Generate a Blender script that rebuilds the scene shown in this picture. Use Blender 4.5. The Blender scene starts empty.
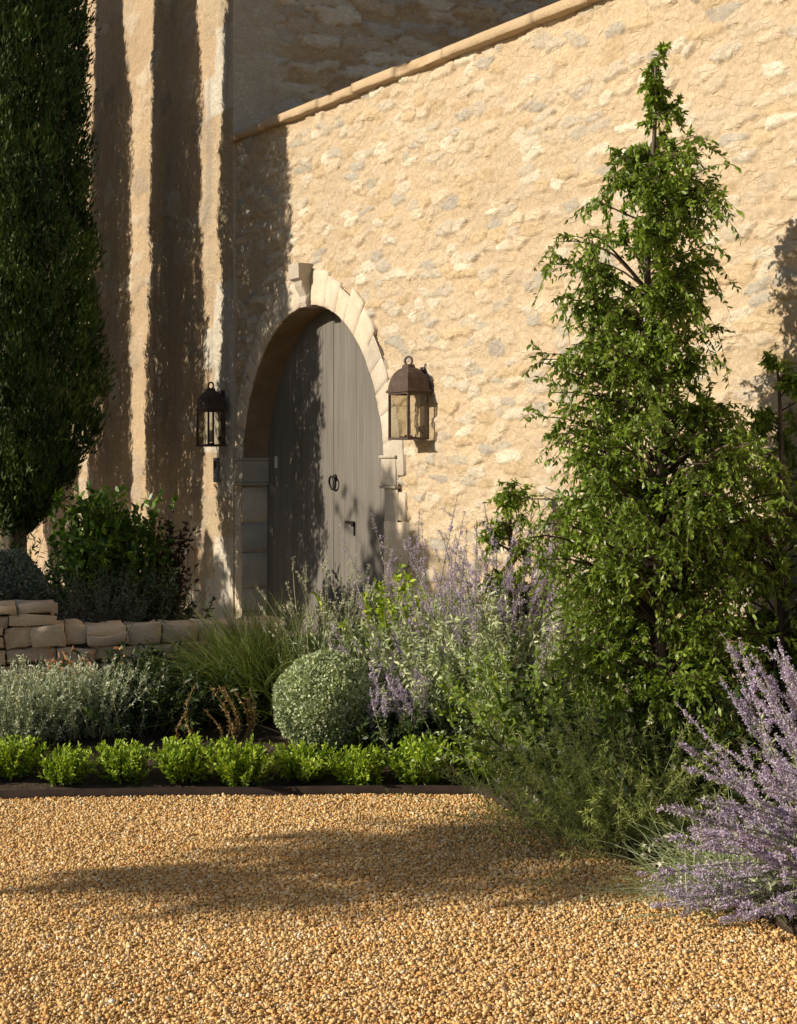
import bpy, bmesh, math, random
import numpy as np
from mathutils import Vector, Matrix, noise as mnoise

random.seed(11)
SC = bpy.context.scene
COL = SC.collection
R_ = math.radians

# ------------------------------------------------------------------ camera
EYE = 1.42
FPX = 1590.0
cd = bpy.data.cameras.new('camera')
cam = bpy.data.objects.new('camera', cd)
COL.objects.link(cam)
cam.location = (0, 0, EYE)
cam.rotation_euler = (R_(90), 0, 0)
cd.sensor_fit = 'HORIZONTAL'
cd.sensor_width = 36.0
cd.lens = 36.0 * FPX / 797.0
cd.shift_y = -42.0 / 797.0
cd.clip_start = 0.05
cd.clip_end = 600
SC.camera = cam

# ------------------------------------------------------------------ light
SUN_H = Vector((0.958, 0.287, 0)).normalized()      # the way sunlight travels, seen from above
SUN_EL = R_(23)
w = bpy.data.worlds.new('World')
SC.world = w
w.use_nodes = True
nt = w.node_tree
bg = nt.nodes['Background']
sky = nt.nodes.new('ShaderNodeTexSky')
sky.sky_type = 'NISHITA'
sky.sun_disc = False
sky.sun_elevation = SUN_EL
sky.sun_rotation = math.atan2(-SUN_H.x, -SUN_H.y)
nt.links.new(sky.outputs[0], bg.inputs[0])
bg.inputs[1].default_value = 0.062
sd = bpy.data.lights.new('sun', 'SUN')
sun = bpy.data.objects.new('sun', sd)
COL.objects.link(sun)
sd.energy = 5.0
sd.angle = R_(0.55)
sd.color = (1.0, 0.875, 0.69)
sv = Vector((SUN_H.x * math.cos(SUN_EL), SUN_H.y * math.cos(SUN_EL), -math.sin(SUN_EL)))
sun.rotation_euler = sv.to_track_quat('-Z', 'Y').to_euler()
sun.location = (-8, -3, 9)
SC.view_settings.view_transform = 'Standard'
SC.view_settings.look = 'None'
SC.view_settings.exposure = 0.18
SC.view_settings.gamma = 1.0
SC.render.engine = 'CYCLES'
SC.cycles.max_bounces = 8
SC.cycles.transparent_max_bounces = 12


# ------------------------------------------------------------------ helpers
def at(x, y, Y):
    """world point seen at photo pixel x, y when it stands Y metres away"""
    return Vector(((x - 398.5) / FPX * Y, Y, EYE - (y - 470.0) / FPX * Y))


def tag(o, label=None, cat=None, group=None, kind=None):
    if label: o['label'] = label
    if cat: o['category'] = cat
    if group: o['group'] = group
    if kind: o['kind'] = kind
    return o


def empty(name, loc=(0, 0, 0), rz=0.0):
    o = bpy.data.objects.new(name, None)
    o.empty_display_size = 0.1
    COL.objects.link(o)
    o.location = loc
    o.rotation_euler = (0, 0, rz)
    return o


def link(name, me, mat=None, parent=None):
    o = bpy.data.objects.new(name, me)
    COL.objects.link(o)
    if mat is not None:
        if len(me.materials) == 0:
            me.materials.append(mat)
    if parent is not None:
        o.parent = parent
    return o


def np_mesh(name, V, Fs, attrs=None, cols=None, smooth=False):
    """V (n,3); Fs an (m,k) array or a list of such"""
    if not isinstance(Fs, list):
        Fs = [Fs]
    Fs = [f for f in Fs if len(f)]
    me = bpy.data.meshes.new(name)
    V = np.asarray(V, np.float32)
    me.vertices.add(len(V))
    me.vertices.foreach_set('co', V.ravel())
    nl = sum(f.size for f in Fs)
    npoly = sum(len(f) for f in Fs)
    me.loops.add(nl)
    me.polygons.add(npoly)
    me.loops.foreach_set('vertex_index', np.concatenate([f.ravel() for f in Fs]).astype(np.int32))
    sizes = np.concatenate([np.full(len(f), f.shape[1], np.int32) for f in Fs])
    starts = np.concatenate([[0], np.cumsum(sizes)[:-1]]).astype(np.int32)
    me.polygons.foreach_set('loop_start', starts)
    me.update(calc_edges=True)
    for k, a in (attrs or {}).items():
        at_ = me.attributes.new(k, 'FLOAT', 'POINT')
        at_.data.foreach_set('value', np.asarray(a, np.float32))
    if cols is not None:
        cols = np.asarray(cols) * np.array([.99, 1.03, 1.085])     # paint tints are kept a touch cooler than they look in evening light
        at_ = me.attributes.new('tint', 'FLOAT_COLOR', 'POINT')
        c4 = np.ones((len(V), 4), np.float32)
        c4[:, :3] = cols
        at_.data.foreach_set('color', c4.ravel())
    if smooth:
        me.polygons.foreach_set('use_smooth', np.ones(npoly, bool))
    me.validate()
    return me


class Geo:
    """collects vertex / face blocks of several pieces into one mesh"""
    def __init__(s):
        s.V, s.F, s.A, s.n = [], {}, [], 0
    def add(s, V, F, a=None):
        V = np.asarray(V, np.float32).reshape(-1, 3)
        for f in (F if isinstance(F, list) else [F]):
            f = np.asarray(f, np.int64)
            if len(f):
                s.F.setdefault(f.shape[1], []).append(f + s.n)
        s.V.append(V)
        s.A.append(np.zeros(len(V)) if a is None else np.broadcast_to(a, (len(V),)))
        s.n += len(V)
        return s
    def mesh(s, name, smooth=False):
        return np_mesh(name, np.concatenate(s.V), [np.concatenate(v) for v in s.F.values()],
                       {'rnd': np.concatenate(s.A)}, smooth=smooth)


def unit(v):
    return v / np.maximum(np.linalg.norm(v, axis=-1, keepdims=True), 1e-9)


LANCE = np.array([(0, 0, 0), (.3, .5, .07), (.68, .40, .05), (1, 0, -.06), (.68, -.40, .05), (.3, -.5, .07)])
DIA = np.array([(0, 0, 0), (.45, .5, .06), (1, 0, -.03), (.45, -.5, .06)])
OVAL = np.array([(0, 0, 0), (.22, .42, .06), (.6, .5, .07), (1, 0, -.05), (.6, -.5, .07), (.22, -.42, .06)])


def leaves(g, rng, P, D, L, W, T=DIA, face=None, rnd=None):
    """add one leaf per row of P, growing along D; face biases where its upper side looks"""
    P = np.asarray(P, float); D = unit(np.asarray(D, float)); N = len(P)
    if N == 0: return
    r = rng.normal(size=(N, 3))
    if face is not None:
        r = r * 0.6 + np.asarray(face, float)
    S = unit(np.cross(D, r)); U = np.cross(S, D)
    L = np.broadcast_to(L, (N,)); W = np.broadcast_to(W, (N,))
    V = (P[:, None, :] + D[:, None, :] * (T[None, :, 0:1] * L[:, None, None])
         + S[:, None, :] * (T[None, :, 1:2] * W[:, None, None])
         + U[:, None, :] * (T[None, :, 2:3] * L[:, None, None]))
    k = len(T)
    F = np.arange(N * k).reshape(N, k)
    a = np.repeat(rng.random(N) if rnd is None else rnd, k)
    g.add(V.reshape(-1, 3), F, a)


def tubes(g, P, Rr, sides=4, rnd=None):
    """P (M,K,3) centre lines, Rr (M,K) radii"""
    P = np.asarray(P, float); Rr = np.asarray(Rr, float)
    M, K, _ = P.shape
    T = unit(np.gradient(P, axis=1))
    ref = np.zeros_like(T); ref[..., 0] = 0.31; ref[..., 1] = 0.95; ref[..., 2] = 0.05
    A = unit(np.cross(T, ref)); B = np.cross(T, A)
    th = np.arange(sides) * 2 * np.pi / sides
    V = (P[:, :, None, :] + Rr[:, :, None, None] * (np.cos(th)[None, None, :, None] * A[:, :, None, :]
         + np.sin(th)[None, None, :, None] * B[:, :, None, :]))
    idx = np.arange(M * K * sides).reshape(M, K, sides)
    a = idx[:, :-1, :]; b = np.roll(a, -1, axis=2); d = idx[:, 1:, :]; c = np.roll(d, -1, axis=2)
    F = np.stack([a, b, c, d], -1).reshape(-1, 4)
    rn = np.repeat(np.linspace(0, 1, M) if rnd is None else rnd, K * sides)
    g.add(V.reshape(-1, 3), F, rn)


def strips(g, rng, P, Wd):
    """flat tapering blades along P (M,K,3) of half widths Wd (M,K)"""
    M, K, _ = P.shape
    T = unit(np.gradient(P, axis=1))
    ref = rng.normal(size=(M, 1, 3)) * np.ones((1, K, 1))
    S = unit(np.cross(T, ref))
    V = np.stack([P - S * Wd[..., None], P + S * Wd[..., None]], 2)
    idx = np.arange(M * K * 2).reshape(M, K, 2)
    F = np.stack([idx[:, :-1, 0], idx[:, :-1, 1], idx[:, 1:, 1], idx[:, 1:, 0]], -1).reshape(-1, 4)
    g.add(V.reshape(-1, 3), F, np.repeat(rng.random(M), K * 2))


def vnoise(x, y, seed=0):
    """smooth 2-D value noise in 0..1"""
    x = np.asarray(x, float); y = np.asarray(y, float)
    xi = np.floor(x).astype(np.int64); yi = np.floor(y).astype(np.int64)
    fx = x - xi; fy = y - yi
    fx = fx * fx * (3 - 2 * fx); fy = fy * fy * (3 - 2 * fy)
    def h(a, b):
        n = (a * 374761393 + b * 668265263 + seed * 974634777) & 0xFFFFFFFF
        n = ((n ^ (n >> 13)) * 1274126177) & 0xFFFFFFFF
        return ((n ^ (n >> 16)) & 0xFFFF) / 65535.0
    return ((h(xi, yi) * (1 - fx) + h(xi + 1, yi) * fx) * (1 - fy)
            + (h(xi, yi + 1) * (1 - fx) + h(xi + 1, yi + 1) * fx) * fy)


def fbm(x, y, seed=0, octv=4):
    s = 0; a = 0.5; t = 0
    for o in range(octv):
        s = s + a * vnoise(x * 2 ** o, y * 2 ** o, seed + o * 17); t += a; a *= 0.55
    return s / t


def sstep(a, b, x):
    t = np.clip((x - a) / (b - a), 0, 1)
    return t * t * (3 - 2 * t)


def box(bm, c, s, rz=0.0, bev=0.0, seg=1, tilt=(0, 0)):
    r = bmesh.ops.create_cube(bm, size=1.0)
    vs = r['verts']
    bmesh.ops.scale(bm, vec=s, verts=vs)
    if bev > 0:
        es = list({e for v in vs for e in v.link_edges})
        rr = bmesh.ops.bevel(bm, geom=es, offset=bev, segments=seg, profile=0.6, affect='EDGES')
        vs = list({v for f in rr['faces'] for v in f.verts} | {v for v in vs if v.is_valid})
    m = Matrix.Translation(c) @ Matrix.Rotation(rz, 4, 'Z') @ Matrix.Rotation(tilt[0], 4, 'X') @ Matrix.Rotation(tilt[1], 4, 'Y')
    bmesh.ops.transform(bm, matrix=m, verts=vs)
    return vs


def bm_obj(name, bm, mat, parent=None, smooth=False):
    bmesh.ops.recalc_face_normals(bm, faces=bm.faces)
    me = bpy.data.meshes.new(name)
    bm.to_mesh(me); bm.free()
    if smooth:
        me.polygons.foreach_set('use_smooth', np.ones(len(me.polygons), bool))
    return link(name, me, mat, parent)


# ------------------------------------------------------------------ materials
def new_mat(name):
    m = bpy.data.materials.new(name)
    m.use_nodes = True
    return m, m.node_tree, m.node_tree.nodes['Principled BSDF']


def node(nt, typ, **kw):
    n = nt.nodes.new(typ)
    for k, v in kw.items():
        setattr(n, k, v)
    return n


def noise_fac(nt, scale, detail=4, rough=0.6, vec=None):
    n = node(nt, 'ShaderNodeTexNoise')
    n.inputs['Scale'].default_value = scale
    n.inputs['Detail'].default_value = detail
    n.inputs['Roughness'].default_value = rough
    if vec is not None:
        nt.links.new(vec, n.inputs['Vector'])
    return n.outputs['Fac']


def obj_coord(nt, scale=(1, 1, 1)):
    tc = node(nt, 'ShaderNodeTexCoord')
    mp = node(nt, 'ShaderNodeMapping')
    mp.inputs['Scale'].default_value = scale
    nt.links.new(tc.outputs['Object'], mp.inputs['Vector'])
    return mp.outputs['Vector']


def ramp(nt, fac, stops):
    r = node(nt, 'ShaderNodeValToRGB')
    el = r.color_ramp.elements
    while len(el) < len(stops):
        el.new(0.5)
    for e, (p, c) in zip(el, stops):
        e.position = p
        e.color = (c[0], c[1], c[2], 1)
    nt.links.new(fac, r.inputs['Fac'])
    return r.outputs['Color']


def mix(nt, a, b, fac, mode='MIX'):
    m = node(nt, 'ShaderNodeMix', data_type='RGBA', blend_type=mode)
    for s, v in ((m.inputs[0], fac), (m.inputs[6], a), (m.inputs[7], b)):
        if isinstance(v, (int, float)):
            s.default_value = v
        elif isinstance(v, tuple):
            s.default_value = (v[0], v[1], v[2], 1)
        else:
            nt.links.new(v, s)
    return m.outputs[2]


def bump(nt, p, fac, strength, dist, prev=None):
    b = node(nt, 'ShaderNodeBump')
    b.inputs['Strength'].default_value = strength
    b.inputs['Distance'].default_value = dist
    nt.links.new(fac, b.inputs['Height'])
    if prev is not None:
        nt.links.new(prev, b.inputs['Normal'])
    nt.links.new(b.outputs[0], p.inputs['Normal'])
    return b.outputs[0]


def masonry_mat(name, dirt=(.30, .22, .14), amt=.25):
    """colour comes from the mesh's own stone / mortar tint, broken up by noise"""
    m, nt, p = new_mat(name)
    a = node(nt, 'ShaderNodeAttribute', attribute_name='tint')
    v = obj_coord(nt)
    n1 = noise_fac(nt, 60, 5, .7, v)
    n2 = noise_fac(nt, 2.2, 4, .6, v)
    n3 = noise_fac(nt, 14, 5, .65, v)
    c = mix(nt, a.outputs['Color'], ramp(nt, n1, [(.3, (.72, .70, .66)), (.7, (1.18, 1.18, 1.18))]), .75, 'MULTIPLY')
    c = mix(nt, c, ramp(nt, n3, [(.3, (.84, .80, .76)), (.65, (1.10, 1.10, 1.08))]), .7, 'MULTIPLY')
    vo = node(nt, 'ShaderNodeTexVoronoi', feature='DISTANCE_TO_EDGE')
    vo.inputs['Scale'].default_value = 1.0
    wv = node(nt, 'ShaderNodeVectorMath', operation='MULTIPLY_ADD')
    nz = node(nt, 'ShaderNodeTexNoise'); nz.inputs['Scale'].default_value = 9
    nt.links.new(v, nz.inputs['Vector'])
    nt.links.new(nz.outputs['Color'], wv.inputs[0]); wv.inputs[1].default_value = (1.6, 1.6, 1.6)
    nt.links.new(obj_coord(nt, (11, 11, 27)), wv.inputs[2])
    nt.links.new(wv.outputs[0], vo.inputs['Vector'])
    chip = ramp(nt, vo.outputs['Distance'], [(.02, (0, 0, 0)), (.10, (1, 1, 1))])
    gate = ramp(nt, n3, [(.42, (0, 0, 0)), (.58, (1, 1, 1))])
    chipg = mix(nt, (.5, .5, .5), chip, gate)
    c = mix(nt, c, ramp(nt, chipg, [(0, (.86, .83, .79)), (.5, (1, 1, 1)), (1, (1.04, 1.04, 1.03))]), .8, 'MULTIPLY')
    f = ramp(nt, n2, [(.50, (0, 0, 0)), (.75, (amt, amt, amt))])
    c = mix(nt, c, dirt, f)
    nt.links.new(c, p.inputs['Base Color'])
    p.inputs['Roughness'].default_value = .93
    p.inputs['Specular IOR Level'].default_value = .15
    b0 = bump(nt, p, chipg, .55, .006)
    b1 = bump(nt, p, n1, .55, .005, b0)
    bump(nt, p, noise_fac(nt, 200, 3, .6, v), .35, .002, b1)
    return m


def stone_mat(name, c1, c2, c3, scale=6):
    m, nt, p = new_mat(name)
    v = obj_coord(nt)
    n = noise_fac(nt, scale, 6, .65, v)
    c = ramp(nt, n, [(.30, c1), (.5, c2), (.70, c3)])
    rn = node(nt, 'ShaderNodeAttribute', attribute_name='rnd')
    c = mix(nt, c, ramp(nt, rn.outputs['Fac'], [(0, (.72, .70, .70)), (.5, (1, .95, .90)), (1, (1.15, 1.05, .92))]), .8, 'MULTIPLY')
    n2 = noise_fac(nt, 90, 4, .7, v)
    c = mix(nt, c, ramp(nt, n2, [(.3, (.75, .74, .72)), (.65, (1.1, 1.1, 1.1))]), .7, 'MULTIPLY')
    nt.links.new(c, p.inputs['Base Color'])
    p.inputs['Roughness'].default_value = .9
    p.inputs['Specular IOR Level'].default_value = .2
    b1 = bump(nt, p, n, .5, .02)
    bump(nt, p, n2, .6, .006, b1)
    return m


def leaf_mat(name, c1, c2, c3=None, trans=.30, rough=.5, spec=.35, tcol=None):
    m, nt, p = new_mat(name)
    a = node(nt, 'ShaderNodeAttribute', attribute_name='rnd')
    v = obj_coord(nt)
    stops = [(0, c1), (.75, c2)] + ([(1, c3)] if c3 else [])
    c = ramp(nt, a.outputs['Fac'], stops)
    c = mix(nt, c, ramp(nt, noise_fac(nt, 5, 2, .5, v), [(.3, (.72, .74, .70)), (.7, (1.2, 1.2, 1.15))]), .8, 'MULTIPLY')
    nt.links.new(c, p.inputs['Base Color'])
    p.inputs['Roughness'].default_value = rough
    p.inputs['Specular IOR Level'].default_value = spec
    t = node(nt, 'ShaderNodeBsdfTranslucent')
    tc = mix(nt, c, tcol or (1.25, 1.3, .55), 1.0, 'MULTIPLY')
    nt.links.new(tc, t.inputs['Color'])
    ms = node(nt, 'ShaderNodeMixShader')
    ms.inputs[0].default_value = trans
    out = nt.nodes['Material Output']
    nt.links.new(p.outputs[0], ms.inputs[1])
    nt.links.new(t.outputs[0], ms.inputs[2])
    nt.links.new(ms.outputs[0], out.inputs['Surface'])
    return m


def plain_mat(name, c1, c2, rough=.7, metal=0.0, scale=25, bmp=.3, dist=.002, spec=.4, vscale=(1, 1, 1)):
    m, nt, p = new_mat(name)
    v = obj_coord(nt, vscale)
    n = noise_fac(nt, scale, 5, .65, v)
    nt.links.new(ramp(nt, n, [(.3, c1), (.7, c2)]), p.inputs['Base Color'])
    p.inputs['Roughness'].default_value = rough
    p.inputs['Metallic'].default_value = metal
    p.inputs['Specular IOR Level'].default_value = spec
    bump(nt, p, n, bmp, dist)
    return m


M_WALL = masonry_mat('warm_rubble_masonry', (.46, .33, .20), .22)
M_HOUSE = masonry_mat('weathered_lime_render', (.34, .26, .18), .35)
M_RETURN = masonry_mat('old_rubble_masonry', (.36, .26, .17), .3)
M_LIME = stone_mat('pale_limestone', (.54, .48, .39), (.63, .575, .485), (.71, .66, .58), 5)
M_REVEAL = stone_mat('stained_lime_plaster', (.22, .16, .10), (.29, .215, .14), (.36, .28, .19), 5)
M_COPE = stone_mat('coping_stone', (.46, .36, .24), (.52, .41, .28), (.57, .46, .33), 4)
M_DRY = stone_mat('dry_stone', (.50, .41, .31), (.62, .53, .42), (.70, .62, .51), 6)
M_JOINT = plain_mat('dark_joint_earth', (.05, .04, .03), (.10, .08, .055), .95)
M_IRON = plain_mat('rusty_brown_iron', (.055, .036, .030), (.115, .078, .062), .62, .25, 30, .3, .001)
M_BLACK = plain_mat('black_iron', (.015, .014, .013), (.035, .03, .028), .5, .5, 40)
M_EDGE = plain_mat('rusted_edging', (.018, .011, .008), (.045, .026, .017), .8, .1, 14)
M_SOIL = plain_mat('bark_soil', (.030, .021, .014), (.085, .058, .036), .97, 0, 18, .8, .02)
M_TERR = plain_mat('terrace_paving', (.22, .18, .13), (.32, .26, .19), .9, 0, 9, .4, .006)
M_BARK = plain_mat('bark', (.055, .042, .032), (.17, .135, .10), .9, 0, 22, .8, .006, .2, (1, 1, .25))
M_BELL = plain_mat('grey_plastic', (.16, .17, .19), (.20, .21, .23), .5)
M_ROOF = plain_mat('clay_tiles', (.30, .15, .08), (.42, .24, .14), .9)
M_CANDLE = plain_mat('ivory_candle_tube', (.62, .56, .45), (.68, .62, .52), .5)
M_DARKGLASS = plain_mat('window_glass', (.02, .022, .025), (.03, .032, .035), .08, 0, 2, .05, .001, .6)
M_PLATE = plain_mat('white_enamel', (.60, .60, .58), (.70, .70, .68), .35)


def glass_mat():
    m, nt, p = new_mat('seeded_lantern_glass')
    g = node(nt, 'ShaderNodeBsdfGlossy'); g.inputs['Roughness'].default_value = .06
    t = node(nt, 'ShaderNodeBsdfTransparent'); t.inputs['Color'].default_value = (.90, .89, .85, 1)
    lw = node(nt, 'ShaderNodeLayerWeight'); lw.inputs['Blend'].default_value = .5
    pw = node(nt, 'ShaderNodeMath', operation='POWER'); pw.inputs[1].default_value = 4
    nt.links.new(lw.outputs['Facing'], pw.inputs[0])
    fr = node(nt, 'ShaderNodeMath', operation='MULTIPLY_ADD'); fr.inputs[1].default_value = .35; fr.inputs[2].default_value = .035
    nt.links.new(pw.outputs[0], fr.inputs[0])
    ms = node(nt, 'ShaderNodeMixShader')
    nt.links.new(fr.outputs[0], ms.inputs[0])
    nt.links.new(t.outputs[0], ms.inputs[1]); nt.links.new(g.outputs[0], ms.inputs[2])
    nt.links.new(ms.outputs[0], nt.nodes['Material Output'].inputs['Surface'])
    return m


M_GLASS = glass_mat()


def door_mat():
    m, nt, p = new_mat('weathered_grey_oak')
    v = obj_coord(nt, (14, 14, .55))
    n = noise_fac(nt, 3, 6, .65, v)
    v2 = obj_coord(nt, (1, 1, 1))
    n2 = noise_fac(nt, 1.6, 3, .5, v2)
    rn = node(nt, 'ShaderNodeAttribute', attribute_name='rnd')
    c = ramp(nt, n, [(.25, (.120, .112, .101)), (.5, (.160, .150, .136)), (.75, (.205, .193, .175))])
    c = mix(nt, c, ramp(nt, rn.outputs['Fac'], [(0, (.93, .93, .93)), (1, (1.06, 1.05, 1.04))]), 1, 'MULTIPLY')
    c = mix(nt, c, ramp(nt, n2, [(.3, (.85, .84, .82)), (.7, (1.12, 1.12, 1.12))]), .7, 'MULTIPLY')
    nt.links.new(c, p.inputs['Base Color'])
    p.inputs['Roughness'].default_value = .8
    p.inputs['Specular IOR Level'].default_value = .25
    bump(nt, p, n, .4, .003)
    return m


M_DOOR = door_mat()

LF = {
    'cypress': leaf_mat('cypress_scale_leaves', (.016, .036, .009), (.056, .102, .022), (.13, .20, .042), .16, .6, .3),
    'tree': leaf_mat('light_tree_leaves', (.095, .155, .020), (.22, .325, .042), (.40, .48, .085), .33, .42, .45),
    'laurel': leaf_mat('glossy_laurel_leaves', (.035, .085, .012), (.105, .20, .022), (.23, .36, .04), .25, .38, .35),
    'hedge': leaf_mat('fresh_green_leaves', (.13, .26, .022), (.34, .48, .042), (.54, .64, .09), .28, .45, .35),
    'silver': leaf_mat('silver_green_leaves', (.30, .36, .20), (.52, .58, .38), (.68, .72, .54), .15, .6, .3),
    'santolina': leaf_mat('blue_grey_leaves', (.34, .40, .30), (.58, .64, .51), (.72, .76, .62), .15, .7, .2),
    'rosemary': leaf_mat('grey_rosemary_leaves', (.09, .125, .115), (.17, .215, .195), (.25, .29, .26), .15, .7, .2),
    'dark': leaf_mat('dark_undergrowth_leaves', (.018, .036, .012), (.045, .080, .024), (.09, .13, .04), .3, .5, .35),
    'plum': leaf_mat('plum_leaves', (.020, .014, .012), (.055, .034, .028), (.09, .06, .045), .25, .5, .35),
    'broom': leaf_mat('fine_green_blades', (.21, .28, .07), (.42, .50, .13), (.60, .65, .26), .30, .55, .3),
    'olive': leaf_mat('olive_green_blades', (.055, .080, .018), (.115, .150, .034), (.22, .25, .075), .3, .55, .3),
    'sage': leaf_mat('sage_grey_leaves', (.27, .34, .19), (.47, .54, .33), (.64, .67, .48), .22, .6, .3),
    'lime': leaf_mat('lime_bracts', (.20, .33, .02), (.42, .54, .035), (.60, .64, .07), .28, .5, .35),
    'purple': leaf_mat('violet_petals', (.45, .38, .55), (.58, .51, .67), (.72, .66, .78), .26, .7, .2, (1.1, .95, 1.25)),
    'violet': leaf_mat('deep_violet_petals', (.34, .22, .50), (.52, .36, .70), (.66, .50, .82), .36, .7, .2, (1.1, .9, 1.25)),
    'white': leaf_mat('white_petals', (.55, .58, .42), (.74, .74, .60), (.80, .78, .68), .3, .6, .2, (1, 1, .9)),
    'straw': leaf_mat('dry_stalks', (.24, .16, .075), (.42, .29, .14), (.54, .40, .22), .2, .8, .2, (1.1, 1, .7)),
    'coral': leaf_mat('coral_leaves', (.36, .17, .08), (.56, .30, .15), (.66, .42, .24), .3, .6, .3, (1.2, .9, .6)),
    'stem': leaf_mat('pale_green_stems', (.18, .20, .10), (.32, .33, .21), (.42, .41, .29), .1, .7, .2),
    'wood': leaf_mat('brown_twigs', (.05, .036, .024), (.11, .08, .055), (.16, .12, .09), .02, .85, .15),
}

# ------------------------------------------------------------------ setting: ground
EDGE = [(-9, 6.30), (-6, 6.52), (-3, 6.72), (-1.7, 6.80), (-.8, 6.88), (0.0, 6.91), (.36, 6.89), (.46, 6.55), (.60, 6.12), (.80, 5.74),
        (1.02, 5.36), (1.2, 4.8), (1.36, 4.0), (1.5, 2.5), (1.6, 0.0), (1.65, -4.0)]
EX = np.array([e[0] for e in EDGE]); EYY = np.array([e[1] for e in EDGE])


def edge_y(x):
    return np.interp(x, EX, EYY)


_ex = np.interp(np.linspace(0, 1, 700), np.linspace(0, 1, len(EX)), EX)
_ey = edge_y(_ex)


def bed_z(X, Y):
    X = np.atleast_1d(np.asarray(X, float)); Y = np.atleast_1d(np.asarray(Y, float))
    d = np.full(X.shape, 9.0)
    for i in range(0, len(_ex), 3):
        d = np.minimum(d, (X - _ex[i]) ** 2 + (Y - _ey[i]) ** 2)
    d = np.sqrt(d)
    inside = (Y > edge_y(X)) | (X > 1.64)
    z = np.where(inside, np.minimum(.30, .015 + .21 * d), -.03 - .2 * np.minimum(d, .3))
    return z


def gz(x, y):
    return float(bed_z([x], [y])[0])


# the ground, one sheet to the horizon: compacted ochre gravel
m, nt_, p_ = new_mat('ochre_gravel_ground')
v_ = obj_coord(nt_)
vo = node(nt_, 'ShaderNodeTexVoronoi'); vo.inputs['Scale'].default_value = 75
nt_.links.new(v_, vo.inputs['Vector'])
c_ = ramp(nt_, vo.outputs['Color'], [(.1, (.26, .16, .07)), (.5, (.42, .27, .12)), (.9, (.55, .40, .22))])
nt_.links.new(c_, p_.inputs['Base Color'])
p_.inputs['Roughness'].default_value = .95
bump(nt_, p_, vo.outputs['Distance'], 1.0, .01)
M_GROUND = m
s_ = 300.0
me = np_mesh('ground', np.array([(-s_, -s_, 0), (s_, -s_, 0), (s_, s_, 0), (-s_, s_, 0)]), np.array([[0, 1, 2, 3]]))
tag(link('ground', me, M_GROUND), kind='structure')

# planted bed rising from the gravel to the foot of the wall
gx, gy = np.meshgrid(np.arange(-7, 4.6, .07), np.arange(1.5, 15.5, .07), indexing='ij')
gzv = bed_z(gx.ravel(), gy.ravel()) + (fbm(gx.ravel() * 4, gy.ravel() * 4, 5) - .5) * .03
ni, nj = gx.shape
ii = np.arange(ni * nj).reshape(ni, nj)
F_ = np.stack([ii[:-1, :-1], ii[1:, :-1], ii[1:, 1:], ii[:-1, 1:]], -1).reshape(-1, 4)
keep = (gzv[F_] > -.05).any(axis=1)
me = np_mesh('garden_bed', np.stack([gx.ravel(), gy.ravel(), gzv], 1), F_[keep], smooth=True)
tag(link('garden_bed', me, M_SOIL), kind='structure')

# gravel: loose pebbles where the lens can tell them apart
rg = np.random.default_rng(3)
sp = .0082
px_, py_ = np.meshgrid(np.arange(-3.4, 2.4, sp), np.arange(3.3, 7.0, sp), indexing='ij')
px_ = px_.ravel() + rg.uniform(-.5, .5, px_.size) * sp; py_ = py_.ravel() + rg.uniform(-.5, .5, py_.size) * sp
k_ = (np.abs(px_) < .25 * py_ + .65) & (py_ < edge_y(px_) + .03) & (px_ < 1.62)
px_, py_ = px_[k_], py_[k_]
NP = len(px_)
ph = (1 + 5 ** .5) / 2
ICO = np.array([(-1, ph, 0), (1, ph, 0), (-1, -ph, 0), (1, -ph, 0), (0, -1, ph), (0, 1, ph), (0, -1, -ph), (0, 1, -ph),
                (ph, 0, -1), (ph, 0, 1), (-ph, 0, -1), (-ph, 0, 1)]) / math.sqrt(1 + ph * ph)
ICF = np.array([(0, 11, 5), (0, 5, 1), (0, 1, 7), (0, 7, 10), (0, 10, 11), (1, 5, 9), (5, 11, 4), (11, 10, 2), (10, 7, 6),
                (7, 1, 8), (3, 9, 4), (3, 4, 2), (3, 2, 6), (3, 6, 8), (3, 8, 9), (4, 9, 5), (2, 4, 11), (6, 2, 10), (8, 6, 7), (9, 8, 1)])
rad = rg.gamma(7, .00070, NP).clip(.0026, .0100)
ax = np.stack([rg.uniform(.8, 1.35, NP), rg.uniform(.7, 1.05, NP), rg.uniform(.45, .8, NP)], 1) * rad[:, None]
q = unit(rg.normal(size=(NP, 4)) * np.array([.35, .35, 1, 1]))
x, y, z, ww = q.T
ROT = np.stack([np.stack([1 - 2 * (y * y + z * z), 2 * (x * y - z * ww), 2 * (x * z + y * ww)], 1),
                np.stack([2 * (x * y + z * ww), 1 - 2 * (x * x + z * z), 2 * (y * z - x * ww)], 1),
                np.stack([2 * (x * z - y * ww), 2 * (y * z + x * ww), 1 - 2 * (x * x + y * y)], 1)], 1)
VV = ICO[None] * ax[:, None, :] * rg.uniform(.70, 1.22, (NP, 12, 1))
VV = np.einsum('nij,nkj->nki', ROT, VV)
und = (fbm(px_ * 1.3, py_ * 1.3, 9, 3) - .5) * .030
VV += np.stack([px_, py_, .004 + rad * .45 + np.maximum(und, -.004) + rg.uniform(-.002, .006, NP)], 1)[:, None, :]
FF = (ICF[None] + (np.arange(NP) * 12)[:, None, None]).reshape(-1, 3)
pal = np.array([(.65, .41, .165), (.72, .50, .24), (.60, .34, .115), (.76, .59, .35), (.48, .26, .10), (.70, .56, .39), (.40, .28, .17), (.76, .69, .56), (.62, .31, .12)])
pr = np.array([.32, .25, .18, .09, .06, .04, .02, .01, .03])
pc = pal[rg.choice(len(pal), NP, p=pr)] * rg.uniform(.96, 1.26, (NP, 1))
me = np_mesh('gravel', VV.reshape(-1, 3), FF, cols=np.repeat(pc, 12, 0), smooth=True)
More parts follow.
